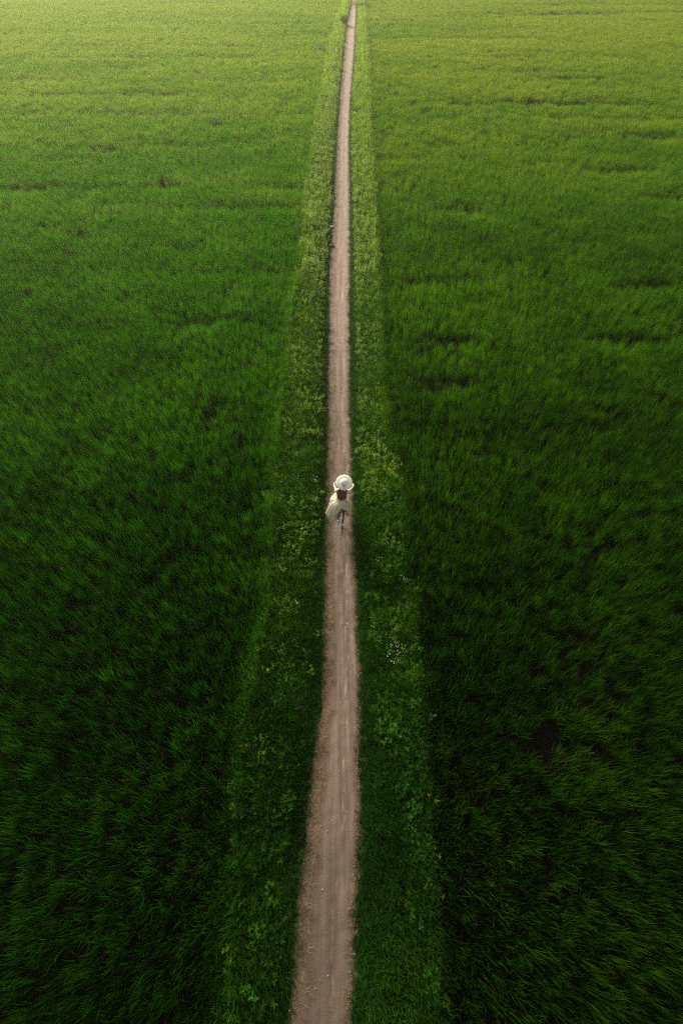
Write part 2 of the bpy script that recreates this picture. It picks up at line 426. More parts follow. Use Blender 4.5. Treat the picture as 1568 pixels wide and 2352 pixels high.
# ------------------------------------------------------------------ rice
NEAR_Y, FAR_Y = 46.0, 205.0
# gaps in the stand, seen as short dark strips: photograph x, y, half-widths
GAPS = [(1030, 860, 90, 12), (480, 940, 45, 40), (1210, 225, 330, 4.5), (80, 416, 85, 6), (1055, 466, 70, 7), (1520, 438, 60, 6), (1420, 376, 90, 5),
        (180, 525, 30, 10), (500, 272, 45, 4), (380, 412, 50, 5), (1440, 760, 120, 8), (1040, 765, 90, 7), (370, 1575, 12, 60), (350, 1760, 25, 70),
        (880, 790, 14, 25), (930, 1180, 10, 40), (950, 1130, 30, 20), (1500, 640, 90, 8), (1290, 1440, 60, 16), (1250, 26, 200, 2), (1480, 300, 60, 4), (1180, 120, 120, 3), (1300, 170, 90, 3), (250, 330, 50, 3),
        (1100, 1340, 60, 16), (1390, 960, 70, 12)]
def gap_mask(x, y):
    m = np.zeros_like(x)
    for (gx, gy, hx, hy) in GAPS:
        c = at(gx, gy, 0.3); a = at(gx + hx, gy, 0.3); t = at(gx, gy - hy, 0.3)
        rx, ry = abs(a.x - c.x), abs(t.y - c.y)
        hid = 0.55 * c.y / (CAM_H - 0.3); ry += hid * 0.33; c.y -= hid * 0.25      # the nearer plants hide this much of the bare strip
        wob = 1.1 * (fbm(x, y * 2.2, max(0.5, rx * 0.22), 31) - 0.5)
        m = np.maximum(m, np.clip(1.5 * (1.0 - np.hypot((x - c.x) / rx, (y - c.y) / ry) + 1.6 * wob), 0, 1) * (0.62 if hx < 4 * hy else 1.0))
    return m

rice_near = [strip_blades(f'rice_clump_{i}', blade_set(36, 0.10, 0.66, 0.25, 0.0105, 0.11, 0.22, hills=4, hill_r=0.05)) for i in range(10)]
rice_far = [strip_blades(f'rice_patch_{i}', blade_set(130, 0.42, 0.70, 0.25, 0.020, 0.10, 0.22, hills=18, hill_r=0.10), 3) for i in range(6)]
cols = {}
for side in ('L', 'R'):
    m = M_RICE_L if side == 'L' else M_RICE_R
    cols[side] = (protos('rice_clump_' + side, [q.copy() for q in rice_near], m), protos('rice_patch_' + side, [q.copy() for q in rice_far], m))

FURROWS = {sd_: np.cumsum(rng.uniform(3.0, 8.5, 30) * np.linspace(0.8, 2.4, 30)) - 3 for sd_ in ('L', 'R')}
def rice(side):
    sg = -1 if side == 'L' else 1
    word = ('left', 'deep green') if side == 'L' else ('right', 'yellower green')
    for near in (True, False):
        sp = 0.205 if near else 0.58
        y0, y1 = (-7.0, NEAR_Y) if near else (NEAR_Y - 2, FAR_Y)
        xm = (DIST(y1) * 0.75) * 1.35 + 8
        x, y = jitter(y0, y1, -xm if sg < 0 else 0, 0 if sg < 0 else xm, sp)
        edge = VERGE_L(y) - x if sg < 0 else x - VERGE_R(y)
        edge = edge + 0.55 * (fbm(x, y, 1.5, 43 + sg) - 0.45) * np.clip(1.3 - y / 60, 0.3, 1)
        keep = (np.abs(x) < DIST(y) * 0.75 * 1.35 + 8) & (edge > 0.04 + 0.20 * (vnoise(x, y, 0.5, 41) - 0.3))
        if near: keep &= rng.random(len(x)) < np.clip((NEAR_Y + 0.5 - y) / 3, 0, 1)
        else: keep &= rng.random(len(x)) < np.clip((y - NEAR_Y + 2.5) / 3, 0, 1)
        x, y, edge = x[keep], y[keep], edge[keep]
        g = gap_mask(x, y)
        thin = np.clip((fbm(x, y * 1.6, 3.2, 51) - 0.66) * 4, 0, 0.45) + np.clip((0.24 - vnoise(x, y, 0.9, 52)) * 1.6, 0, 0.4)
        fur = np.zeros_like(x)      # drill furrows: faint broken lines across the field
        for q, fy in enumerate(FURROWS[side]):
            wv = 0.5 * (fbm(x, x * 0 + fy, 7.0, 141 + q) - 0.5)
            fur = np.maximum(fur, np.clip(1.4 - np.abs(y - fy - wv * (1 + fy / 30)) / (0.20 + fy * 0.012), 0, 1) * np.clip((vnoise(x, y * 0 + fy, 3.5 + fy * 0.12, 151 + q) - 0.50) * 4, 0, 1))
        g = np.maximum(g, fur * 0.42)
        keep = rng.random(len(x)) > np.maximum(g * 0.72, thin)
        x, y, g = x[keep], y[keep], g[keep]; n = len(x)
        h = 0.90 + 0.16 * (fbm(x, y, 3.0, 61) - 0.5) + 0.12 * (vnoise(x, y, 0.5, 62) - 0.5) + rng.normal(0, 0.09, n)
        h *= 1 - 0.45 * g
        lean_a = 6.283 * vnoise(x, y, 6.0, 71) + rng.normal(0, 1.1, n); lean = np.abs(rng.normal(0.02, 0.07, n))
        rot = np.stack([lean * np.cos(lean_a), lean * np.sin(lean_a), rng.uniform(0, 6.283, n)], 1)
        wid = rng.uniform(0.9, 1.15, n)
        far_light = np.clip((y - 3) / 75, 0, 1) ** 0.75      # light falloff put into leaf colour, dark near, bright far; far plots also yellower
        tint = np.clip(0.0 + 0.88 * far_light + (0.18 + 0.5 * far_light) * (fbm(x, y * 2.6, 13.0, 81) - 0.5) + 0.25 * (vnoise(x, y, 1.3, 82) - 0.5) + rng.normal(0, 0.07, n), 0, 1)
        pts = np.stack([x, y, np.full(n, -0.35)], 1)
        scatter('rice_plants', pts, rot, np.stack([wid, wid, h], 1), tint, cols[side][0 if near else 1], 10 if near else 6,
                f'{word[1]} rice plants growing densely in the {"nearer" if near else "far"} part of the {word[0]} field', 'rice')
        print('rice', side, near, n)
rice('L'); rice('R')

# ------------------------------------------------------------------ verges: short grass, herbs, litter
BARE = [(823, 199, 14, 4), (823, 259, 17, 4), (938, 1340, 14, 14), (618, 1130, 14, 30)]
def bare(x, y):
    m = np.zeros_like(x)
    for (gx, gy, hx, hy) in BARE:
        c = at(gx, gy); a = at(gx + hx, gy); t = at(gx, gy - hy)
        m = np.maximum(m, np.clip(1.3 - np.hypot((x - c.x) / abs(a.x - c.x), (y - c.y) / abs(t.y - c.y)), 0, 1))
    return m
def verge_points(y0, y1, sp, extra=0.25):
    lo = min(VERGE_L(y0), VERGE_L(y1)) - 0.8; hi = max(VERGE_R(y0), VERGE_R(y1)) + 0.8
    x, y = jitter(y0, y1, lo, hi, sp)
    left = x < (PATH_L(y) + PATH_R(y)) / 2
    inn = np.where(left, PATH_L(y) - x, x - PATH_R(y)); out = np.where(left, x - VERGE_L(y), VERGE_R(y) - x)
    k = (out > -extra)
    return x[k], y[k], left[k], inn[k], out[k]

grass_p = protos('grass_tuft', [strip_blades(f'grass_tuft_{i}', blade_set(30, 0.05, 0.20, 0.45, 0.0065, 0.45, 0.9, hills=3, hill_r=0.045), 3) for i in range(8)], M_GRASS)
herb_p = protos('herb_tuft', [herb_mesh('h', 5, 0.20, 0.11, 0.065, 0.034, 8, shape=(0.1, 0.9, 0.8, 0.0)) for i in range(4)] +
                [herb_mesh('h', 7, 0.16, 0.12, 0.085, 0.020, 7, shape=(0.2, 1.0, 0.7, 0.0)) for i in range(3)] +
                [herb_mesh('h', 4, 0.14, 0.10, 0.050, 0.046, 7, shape=(0.3, 1.0, 0.9, 0.0)) for i in range(2)], M_HERB)
GP, GR, GS, GT = [], [], [], []
for (y0, y1, sp, big) in ((-7, 24, 0.088, 1.0), (24, 60, 0.15, 1.35), (60, 205, 0.34, 2.0)):
    x, y, left, inn, out = verge_points(y0, y1, sp, 0.75 if y0 < 30 else 0.3)
    wob = 0.10 * (fbm(x, y, 0.35, 91) - 0.5)
    band = (inn < -0.02) & (inn > -0.20) & left & (rng.random(len(x)) < 0.16) & (vnoise(x, y, 0.5, 96) > 0.45)
    k = ((inn + wob > -0.03) | band) & (rng.random(len(x)) > bare(x, y)) & (rng.random(len(x)) > np.clip(-out * 1.6 + 0.5 * (fbm(x, y, 0.8, 97) - 0.5) * (out < 0), 0, 0.96))
    x, y, inn, out = x[k], y[k], inn[k], out[k]; n = len(x)
    h = (0.34 + 0.75 * np.clip(inn / 0.55, 0, 1) + 0.35 * np.clip(inn / 1.3, 0, 1)) * (0.65 + 0.7 * fbm(x, y, 0.7, 92)) * (0.8 + 0.2 * big)
    lz = np.where(out < 0, np.maximum(-0.04 + out * 0.8, -0.33), -0.01); h = h * np.where(out < 0.1, 1.35 + np.clip(-out, 0, 0.6), 1.0)
    lean = 0.25 * vnoise(x, y, 0.8, 93); la = 6.283 * vnoise(x, y, 1.5, 94)
    GP.append(np.stack([x, y, lz], 1)); GR.append(np.stack([lean * np.cos(la), lean * np.sin(la), rng.uniform(0, 6.283, n)], 1))
    w = big * rng.uniform(0.8, 1.25, n); GS.append(np.stack([w, w, h], 1))
    GT.append(np.clip(0.06 + 0.12 * np.clip((y - 0) / 8, 0, 1) + 0.6 * (fbm(x, y, 1.4, 95) - 0.5) + 0.18 * np.clip(inn, 0, 1) + 0.5 * np.clip((y - 3) / 60, 0, 1) + rng.normal(0, 0.1, n), 0, 1))  # grass tint brightens with distance: light falloff put into the colour
scatter('verge_grass', np.concatenate(GP), np.concatenate(GR), np.concatenate(GS), np.concatenate(GT), grass_p, 8,
        'short tangled grass covering both banks beside the dirt path', 'grass')
print('grass', sum(map(len, GP)))
GP, GR, GS, GT = [], [], [], []
for (y0, y1, sp, big) in ((-7, 24, 0.17, 1.0), (24, 60, 0.21, 1.45), (60, 205, 0.33, 2.1)):
    x, y, left, inn, out = verge_points(y0, y1, sp, 0.12)
    patch = fbm(x, y, 1.1, 101) + 0.16 * np.clip(inn / 1.2, 0, 1) + np.clip((y - 3) / 40, 0, 0.40)
    k = (inn > 0.28) & (patch > 0.50 + 0.12 * rng.random(len(x))) & (rng.random(len(x)) > bare(x, y))
    x, y, inn, out = x[k], y[k], inn[k], out[k]; n = len(x)
    GP.append(np.stack([x, y, np.where(out < 0, -0.05 + out * 0.8, 0.0)], 1)); GR.append(np.stack([rng.normal(0, .12, n), rng.normal(0, .12, n), rng.uniform(0, 6.283, n)], 1))
    w = big * rng.uniform(0.75, 1.3, n); GS.append(np.stack([w, w, w * rng.uniform(0.8, 1.3, n) * (0.75 + 0.5 * np.clip(inn, 0, 1))], 1))
    GT.append(np.clip(0.12 + 0.17 * np.clip(y / 8, 0, 1) + (0.6 + 0.5 * np.clip(y / 30, 0, 1)) * (fbm(x, y, 0.9, 105) - 0.5) + 0.74 * np.clip((y - 0.5) / 24, 0, 1) + rng.normal(0, 0.12, n), 0, 1))  # weeds darker near, brighter far: light falloff painted into the leaf tint
scatter('verge_weeds', np.concatenate(GP), np.concatenate(GR), np.concatenate(GS), np.concatenate(GT), herb_p, 9,
        'leafy low weeds spreading over the banks on both sides of the path', 'weeds')
print('weeds', sum(map(len, GP)))
# pale dry stalks and grey leaves hanging over the outer edges of the banks
edge_p = protos('bank_edge', [herb_mesh('e', 4, 0.24, 0.10, 0.06, 0.028, 6, shape=(0.2, 1.0, 0.7, 0.0)) for i in range(4)], M_PALE)
y = np.concatenate([rng.uniform(-6, 30, 330), rng.uniform(20, 205, 1200)]); sd = rng.random(len(y)) < 0.42
off = rng.normal(0.02, 0.10, len(y)) * (1 + y / 80); x = np.where(sd, VERGE_L(y) + off, VERGE_R(y) - off)
k = vnoise(x, y, 1.6, 111) > np.where(y > 24, 0.25, 0.45); x, y = x[k], y[k]; n = len(x); w = rng.uniform(0.7, 1.2, n) * (1 + np.clip(y / 90, 0, 1))
scatter('edge_weeds', np.stack([x, y, np.full(n, -0.05)], 1), np.stack([rng.normal(0, .2, n), rng.normal(0, .2, n), rng.uniform(0, 6.3, n)], 1), np.stack([w, w, w], 1),
        rng.random(n), edge_p, 4, 'pale greyish weeds lining the outer edges of both banks', 'weeds')

def pebble_mesh(i):
    bm = bmesh.new(); bmesh.ops.create_icosphere(bm, subdivisions=1, radius=1.0)
    for v in bm.verts: v.co *= random.uniform(0.75, 1.2); v.co.z *= 0.6
    me = bpy.data.meshes.new('pebble'); bm.to_mesh(me); bm.free(); return me
M_PEB = simple('pebble_stone', (0.42, 0.34, 0.27), 0.85, var=0.35, nscale=20)
peb_p = protos('pebble', [pebble_mesh(i) for i in range(4)], M_PEB)
y = np.concatenate([rng.uniform(-6, 16, 900), rng.uniform(16, 70, 500)]); s = np.where(rng.random(len(y)) < 0.55, rng.random(len(y)), np.where(rng.random(len(y)) < .5, rng.normal(0.05, .05, len(y)), rng.normal(0.95, .04, len(y))))
x = PATH_L(y) + (PATH_R(y) - PATH_L(y)) * s; n = len(y); r = np.clip(rng.lognormal(-5.1, 0.45, n), 0.003, 0.014)
scatter('pebbles', np.stack([x, y, 0.006 + 0 * x], 1), np.stack([0 * x, 0 * x, rng.uniform(0, 6.3, n)], 1), np.stack([r * 1.3, r, r], 1), rng.random(n), peb_p, 4,
        'small pale pebbles and crumbs strewn over the dirt path', 'pebbles')
straw_p = protos('straw', [strip_blades(f'straw_{i}', [(random.uniform(-.05, .05), random.uniform(-.05, .05), random.uniform(0, 6.3), 1.5, random.uniform(-.1, .1), random.uniform(.04, .1), .004, .5) for _ in range(7)], 2) for i in range(5)], M_STRAW)
y = np.concatenate([rng.uniform(-6, 16, 1000), rng.uniform(16, 60, 700)]); n = len(y)
s = np.where(rng.random(n) < .62, rng.normal(0.06, .09, n), rng.normal(0.97, .05, n)); x = PATH_L(y) + (PATH_R(y) - PATH_L(y)) * s
scatter('dry_litter', np.stack([x, y, 0.018 + 0 * x], 1), np.stack([0 * x, 0 * x, rng.uniform(0, 6.3, n)], 1), np.ones((n, 3)) * rng.uniform(.6, 1.3, (n, 1)), rng.random(n), straw_p, 5,
        'reddish dry straw and litter lying along both edges of the path', 'litter')
# ------------------------------------------------------------------ single plants, stones and leaves one can point at
def own_leaf(name, deep, lite, trans=0.4):
    k = NT(name); hue = k.attr('hue'); co = k.coord()
    f = k.math('ADD', k.math('MULTIPLY', hue, 0.75), k.math('MULTIPLY', k.noise(co, 14, 3), 0.25), clamp=True)
    col = k.mix(f, deep, lite)
    k.set(k.b.inputs['Base Color'], col); k.b.inputs['Roughness'].default_value = 0.6; k.b.inputs['Specular IOR Level'].default_value = 0.06
    tr = k.n('ShaderNodeBsdfTranslucent'); k.set(tr.inputs['Color'], k.mix(1.0, col, (1.4, 1.6, 0.8), 'MULTIPLY'))
    mx = k.n('ShaderNodeMixShader'); mx.inputs[0].default_value = trans
    k.t.links.new(k.b.outputs[0], mx.inputs[1]); k.t.links.new(tr.outputs[0], mx.inputs[2]); k.t.links.new(mx.outputs[0], k.out.inputs['Surface'])
    return k.m
L_BRIGHT = own_leaf('bright_leaf', (0.08, 0.17, 0.006), (0.22, 0.32, 0.012))
L_GREEN = own_leaf('green_leaf', (0.030, 0.105, 0.008), (0.085, 0.21, 0.018))
L_DULL = own_leaf('dull_leaf', (0.055, 0.075, 0.035), (0.13, 0.15, 0.075), 0.25)
L_PALEP = own_leaf('pale_leaf', (0.09, 0.15, 0.045), (0.22, 0.28, 0.11), 0.3)
L_DARK = own_leaf('dark_shrub_leaf', (0.014, 0.045, 0.010), (0.045, 0.095, 0.022))
L_DRY = own_leaf('dry_leaf', (0.34, 0.16, 0.06), (0.58, 0.32, 0.15), 0.3)
L_YELLOW = own_leaf('yellow_leaf', (0.30, 0.24, 0.02), (0.50, 0.36, 0.03), 0.35)
L_BROWN = own_leaf('brown_twig_leaf', (0.06, 0.035, 0.02), (0.14, 0.08, 0.04), 0.1)
M_PETAL = simple('white_petal', (0.82, 0.80, 0.76), 0.6, var=0.04)
M_EYE = simple('flower_centre', (0.55, 0.38, 0.04), 0.7)
M_STONE = simple('dark_stone', (0.10, 0.07, 0.055), 0.85, var=0.3, nscale=18, bump=0.5)
M_PSTONE = simple('pale_stone', (0.55, 0.50, 0.44), 0.8, var=0.2, nscale=18, bump=0.4)
OUTL = (0.15, 0.85, 1.0, 0.8, 0.4, 0.0); ROUND = (0.35, 1.0, 1.05, 0.75, 0.0); LONG = (0.3, 0.8, 1.0, 0.95, 0.7, 0.35, 0.0)

def flower_mesh():
    V, F, mi = [], [], []
    for i in range(5):
        a = i * 1.2566; d = Vector((math.cos(a), math.sin(a), 0.25)); s = Vector((-math.sin(a), math.cos(a), 0)); b = len(V)
        V += [d * 0.10, d * 0.62 - s * 0.34, d * 1.0 - Vector((0, 0, .12)), d * 0.62 + s * 0.34]; F.append((b, b + 1, b + 2, b + 3)); mi.append(0)
    b = len(V)
    for i in range(6): V.append(Vector((0.24 * math.cos(i * 1.047), 0.24 * math.sin(i * 1.047), 0.10)))
    V.append(Vector((0, 0, 0.20)))
    for i in range(6): F.append((b + i, b + (i + 1) % 6, b + 6)); mi.append(1)
    me = raw_mesh('flower', V, F); me.materials.append(M_PETAL); me.materials.append(M_EYE); me.polygons.foreach_set('material_index', mi); return me
FLOWER = flower_mesh()
L_ARCH = own_leaf('arching_leaf', (0.008, 0.048, 0.002), (0.030, 0.10, 0.006))
STEM_M = simple('green_stem', (0.05, 0.11, 0.02), 0.6)

def leaf_mesh(L, W, hue, shape=OUTL, fold=0.22):
    V, F, H = [], [], []
    leaf_faces(V, F, H, Vector((0, 0, 0)), Vector((1, 0, 0)), Vector((0, 0, 1)), L, W, hue, fold, shape)
    me = raw_mesh('leaf', V, F); a = me.attributes.new('hue', 'FLOAT', 'POINT'); a.data.foreach_set('value', np.array(H, np.float32)); return me

def big_leaf_plant(name, label, cat, px, py, mat, leaves, group=None):
    """leaves: (azimuth, elevation, length, width, hue, roll); each leaf is a part"""
    p = at(px, py); o = tag(empty(name, p, 0), label, cat, group)
    bm = bmesh.new(); tube(bm, [(0, 0, -0.02), (0, 0, 0.05)], [0.012, 0.008], 6); bm_obj('stem', bm, STEM_M, o)
    for (az, el, L, W, hue, roll) in leaves:
        l = link('leaf', leaf_mesh(L, W, hue, LONG if L > 2.6 * W else ROUND), mat, o)
        l.location = (0.02 * math.cos(az), 0.02 * math.sin(az), 0.04); l.rotation_euler = Euler((roll, -el, az), 'XYZ')
    return o

def bush(name, label, cat, px, py, mat, r, h, stems, L, W, per, flowers=0, fr=0.014, fspread=None, group=None, shape=(0.2, 0.9, 1.0, 0.6, 0.0), drop=0.0):
    p = at(px, py); o = tag(empty(name, p - Vector((0, 0, drop)), random.uniform(0, 6)), label, cat, group)
    f = link('foliage', herb_mesh('foliage', stems, h, r, L, W, per, shape=shape), mat, o)
    fs = fspread or r
    for i in range(flowers):
        a = random.uniform(0, 6.283); q = fs * math.sqrt(random.random()); z = h * random.uniform(0.85, 1.35)
        fl = bpy.data.objects.new('flower', FLOWER); C.objects.link(fl); fl.parent = o
        fl.location = (q * math.cos(a), q * math.sin(a), z); sc = fr * random.uniform(0.75, 1.25); fl.scale = (sc,) * 3
        fl.rotation_euler = (random.uniform(-.6, .6), random.uniform(-.6, .6), random.uniform(0, 6))
    if flowers:
        V, F = [], []
        for c in o.children:
            if c.name.startswith('flower'):
                b = len(V); q = c.location; V += [(q.x * .7 - .002, q.y * .7, 0), (q.x * .7 + .002, q.y * .7, 0), (q.x, q.y, q.z)]; F.append((b, b + 1, b + 2))
        link('flower_stalks', raw_mesh('flower_stalks', V, F), STEM_M, o)['kind'] = 'stuff'
    return o

rr = random.uniform
big_leaf_plant('dock_plant', 'yellow green plant with long upright leaves right of the cyclist on the bank', 'plant', 858, 1103, L_BRIGHT,
    [(1.45, 0.75, 0.42, 0.10, .9, .2), (1.9, 0.9, 0.38, 0.09, .7, -.3), (1.0, 0.8, 0.36, 0.08, .5, .3), (2.3, 0.55, 0.26, 0.06, .6, .4), (0.6, 0.6, 0.24, 0.05, .8, -.4), (3.05, 0.16, 0.40, 0.11, 1.0, .2), (0.2, 0.35, 0.18, 0.05, .4, 0), (1.65, 0.6, 0.46, 0.07, 1.0, 0)])
bush('bushy_weed', 'yellow green bushy weed beyond the long leaved plant right of the cyclist', 'plant', 890, 1088, L_BRIGHT, 0.22, 0.34, 12, 0.11, 0.035, 8)
big_leaf_plant('broad_leaf_weed', 'pair of heart shaped green leaves above the densest white flower clump', 'plant', 926, 1488, L_GREEN,
    [(2.6, 0.3, 0.17, 0.13, .9, 0), (0.4, 0.35, 0.16, 0.13, .8, .1), (4.7, .4, .10, .08, .4, 0)])
big_leaf_plant('broad_leaf_weed', 'low weed with round green leaves below the densest white flower clump', 'plant', 912, 1536, L_GREEN,
    [(a, rr(.2, .6), rr(.09, .13), rr(.07, .10), rr(.6, 1), rr(-.2, .2)) for a in (0.2, 1.1, 1.9, 2.8, 3.6, 4.4, 5.3)])
big_leaf_plant('broad_leaf_weed', 'weed with lobed round leaves beside the small white flowers below the cyclist', 'plant', 880, 1256, L_PALEP,
    [(a, rr(.2, .5), rr(.09, .13), rr(.08, .11), rr(.1, .5), 0) for a in (0.5, 1.6, 2.6, 3.9, 5.1)])
bush('clover_bush', 'brightest green leafy bush on the right bank in the lower half', 'plant', 905, 1686, L_GREEN, 0.42, 0.26, 30, 0.085, 0.05, 8)
bush('round_leaf_weed', 'dull brownish green round leaved weed on the left bank', 'plant', 675, 1606, L_DULL, 0.26, 0.12, 16, 0.06, 0.06, 6, shape=ROUND)
bush('fern_clump', 'bright yellow green fern like clump on the right bank above the cyclist', 'plant', 856, 760, L_BRIGHT, 0.34, 0.42, 18, 0.15, 0.03, 9)
bush('leafy_vine', 'pale round leaved vine on the left bank beside the back wheel', 'plant', 680, 1202, L_PALEP, 0.13, 0.16, 6, 0.07, 0.06, 4, shape=ROUND)
bush('leafy_vine', 'dull green leafy vine trailing below the pale vine on the left bank', 'plant', 674, 1222, L_DULL, 0.20, 0.16, 12, 0.06, 0.055, 6, shape=ROUND)
bush('pale_weed', 'small leafy weed at the field edge left of the cyclist', 'plant', 612, 1146, L_GREEN, 0.17, 0.30, 10, 0.08, 0.035, 7)
bush('pale_weed', 'pale leafy weed at the left field edge far above the cyclist', 'plant', 664, 768, L_PALEP, 0.18, 0.30, 10, 0.09, 0.04, 7)
bush('yellow_weed', 'yellow green tuft at the left field edge low in the field corner', 'plant', 573, 1716, L_BRIGHT, 0.16, 0.22, 12, 0.10, 0.022, 7)
bush('yellow_weed', 'yellow green weed on the left bank midway between field and path below the cyclist', 'plant', 649, 1446, L_BRIGHT, 0.14, 0.20, 10, 0.08, 0.035, 7)
bush('yellow_weed', 'small brightly leaved weed touching the left path edge', 'plant', 728, 1457, L_BRIGHT, 0.07, 0.12, 5, 0.06, 0.02, 6)
bush('yellow_weed', 'lowest yellow weed on the dark left bank near the photo bottom', 'plant', 535, 2180, L_BRIGHT, 0.13, 0.18, 9, 0.07, 0.04, 7)
bush('yellow_weed', 'yellow weed on the dark left bank above the lowest yellow one', 'plant', 577, 2003, L_BRIGHT, 0.12, 0.16, 8, 0.07, 0.035, 7)
bush('yellow_weed', 'upper of the two yellow green weeds low on the right bank', 'plant', 935, 2056, L_BRIGHT, 0.16, 0.14, 9, 0.07, 0.035, 7)
bush('yellow_weed', 'lower of the two yellow green weeds low on the right bank', 'plant', 947, 2190, L_BRIGHT, 0.16, 0.14, 9, 0.07, 0.035, 7)
WF = 'white wildflowers growing on the banks'
for (x, y, r, n, lab) in ((909, 1506, 0.30, 46, 'densest clump of white flowers on the right bank below the cyclist'),
    (884, 1253, 0.16, 9, 'white flowers beside lobed round leaves on the right bank just below the cyclist'),
    (864, 1292, 0.18, 8, 'sparse white flowers near the path side of the right bank below the lobed leaves'),
    (925, 1336, 0.14, 7, 'white flowers over a dark hollow at the right field edge'),
    (892, 1334, 0.18, 7, 'white flowers in the middle of the right bank left of the dark hollow'),
    (646, 1117, 0.22, 13, 'white flowers at the left field edge level with the hat'),
    (687, 1110, 0.20, 11, 'white flowers in the middle of the left bank level with the hat'),
    (724, 1108, 0.15, 10, 'white flowers near the left path edge level with the hat'),
    (740, 1138, 0.05, 6, 'small tight bunch of white flowers at the left path edge beside the cyclist'),
    (726, 1156, 0.10, 3, 'three white flowers left of the pale dress'),
    (652, 1139, 0.14, 6, 'white flowers at the left field edge level with the dress'),
    (702, 682, 0.34, 14, 'white flowers on the left bank far above the cyclist'),
    (683, 1394, 0.10, 4, 'few white flowers on the left bank well below the cyclist')):
    bush('wildflower_plant', lab, 'flowers', x, y, L_GREEN, r * 0.9, 0.20, int(8 + r * 50), 0.07, 0.04, 6, n, 0.0110 if y > 900 else 0.026, r, WF)
bush('dark_shrub', 'dark green shrub touching the left path edge far away', 'shrub', 790, 57, L_DARK, 0.6, 1.2, 45, 0.28, 0.16, 10)
bush('brown_bush', 'small brown bush in the far left field near the bank', 'shrub', 735, 118, L_BROWN, 0.7, 1.0, 30, 0.22, 0.10, 9)
bush('bare_scrub', 'pale dry scrub beside the right path edge at the far end', 'shrub', 826, 16, L_PALEP, 1.6, 0.9, 40, 0.4, 0.25, 8)
for (x, y, nb, lab) in ((250, 842, 16, 'arching lighter grass sticking out of the left field upper half'), (246, 1560, 12, 'arching lighter grass sticking out of the dark left field lower half')):
    p = at(x, y, 0.3); p.z = -0.33
    ag = tag(empty('arching_grass', p), lab, 'grass tuft')
    link('blades', strip_blades('blades', [(rr(-.12, .12), rr(-.08, .08), 2.2 + rr(-.9, .9), rr(.1, .3), rr(.8, 1.5), rr(.85, 1.1), rr(.012, .016), rr(0.3, 1)) for _ in range(nb)], 6), L_ARCH, ag)
for (nm, x, y, mat, L, W, az, lab) in (('fallen_leaf', 863, 1120, L_DRY, 0.15, 0.055, -1.0, 'curled orange brown dry leaf lying below the long leaved plant'),
                                       ('fallen_leaf', 890, 1117, L_YELLOW, 0.19, 0.05, 1.5, 'yellow withered leaf standing in the grass right of the orange one')):
    p = at(x, y, 0.14); l = link(nm, leaf_mesh(L, W, 0.7, OUTL, 0.5), mat); l.location = p; l.rotation_euler = (0.2, -0.2, az)
    tag(l, lab, 'leaf')
def stone(nm, lab, px, py, r, mat, squash=0.6):
    bm = bmesh.new(); bmesh.ops.create_icosphere(bm, subdivisions=3, radius=r)
    for v in bm.verts:
        n = v.co.normalized(); f = 0.8 + 0.45 * float(vnoise(n.x * 3 + px, n.y * 3 + n.z * 4, 1.0, 7)); v.co *= f; v.co.z *= squash
    o = bm_obj(nm, bm, mat); o.location = at(px, py) + Vector((0, 0, r * squash * 0.45)); tag(o, lab, 'stone')
stone('dark_stone', 'dark brown stone sitting on the left path edge far above the cyclist', 761.5, 566, 0.14, M_STONE)
stone('pale_stone', 'pale grey stone on the left path edge beyond the dark stone', 762, 522, 0.12, M_PSTONE)
stone('pale_stone', 'pale stone at the left edge of the path well below the cyclist', 742, 1456, 0.028, M_PSTONE)
stone('pale_stone', 'large whitish stone beside the far left bank near the top', 788, 11, 0.40, M_PSTONE)

# ------------------------------------------------------------------ the bicycle
BASE = Vector((-0.010, 8.08, 0.012)); HEAD_RZ = R(90 - 5.6)
M_BLACK = simple('black_paint', (0.012, 0.012, 0.014), 0.32, var=0.2)
M_CHROME = simple('chrome', (0.78, 0.79, 0.82), 0.22, 1.0, var=0.05)
M_SILVER = simple('silver_fender', (0.84, 0.84, 0.84), 0.35, 0.15, var=0.05)
M_RUBBER = simple('tyre_rubber', (0.035, 0.032, 0.030), 0.85, var=0.3, nscale=60)
M_RED = simple('red_reflector', (0.35, 0.008, 0.012), 0.25)
M_PINK = simple('pink_reflector', (0.70, 0.30, 0.28), 0.4)
M_WHITE = simple('white_plate', (0.75, 0.73, 0.68), 0.5)
M_LEATHER = simple('brown_leather', (0.14, 0.06, 0.03), 0.55)
bike = tag(empty('bicycle', BASE, HEAD_RZ), 'black city bicycle with silver rear fender ridden by the woman in the sun hat', 'bicycle')
WR = 0.33
def wheel(cx):
    w = empty('wheel', (cx, 0, WR)); w.parent = bike
    bm = bmesh.new(); tube(bm, circle_pts((0, 0, 0), WR - 0.019, 40), 0.019, 8, close=True); bm_obj('tyre', bm, M_RUBBER, w)
    bm = bmesh.new(); tube(bm, circle_pts((0, 0, 0), WR - 0.042, 40), 0.010, 6, close=True); bm_obj('rim', bm, M_CHROME, w)
    bm = bmesh.new(); tube(bm, [(0, -0.055, 0), (0, -0.03, 0), (0, 0.03, 0), (0, 0.055, 0)], [0.012, 0.022, 0.022, 0.012], 12); bm_obj('hub', bm, M_CHROME, w)
    bm = bmesh.new()
    for i in range(28):
        a = 2 * math.pi * i / 28; b = a + (0.35 if i % 4 < 2 else -0.35); s = 0.028 if i % 2 else -0.028
        tube(bm, [(0.02 * math.cos(b), s, 0.02 * math.sin(b)), ((WR - .05) * math.cos(a), 0, (WR - .05) * math.sin(a))], 0.0014, 4)
    bm_obj('spokes', bm, M_CHROME, w)
wheel(0.0); wheel(1.08)
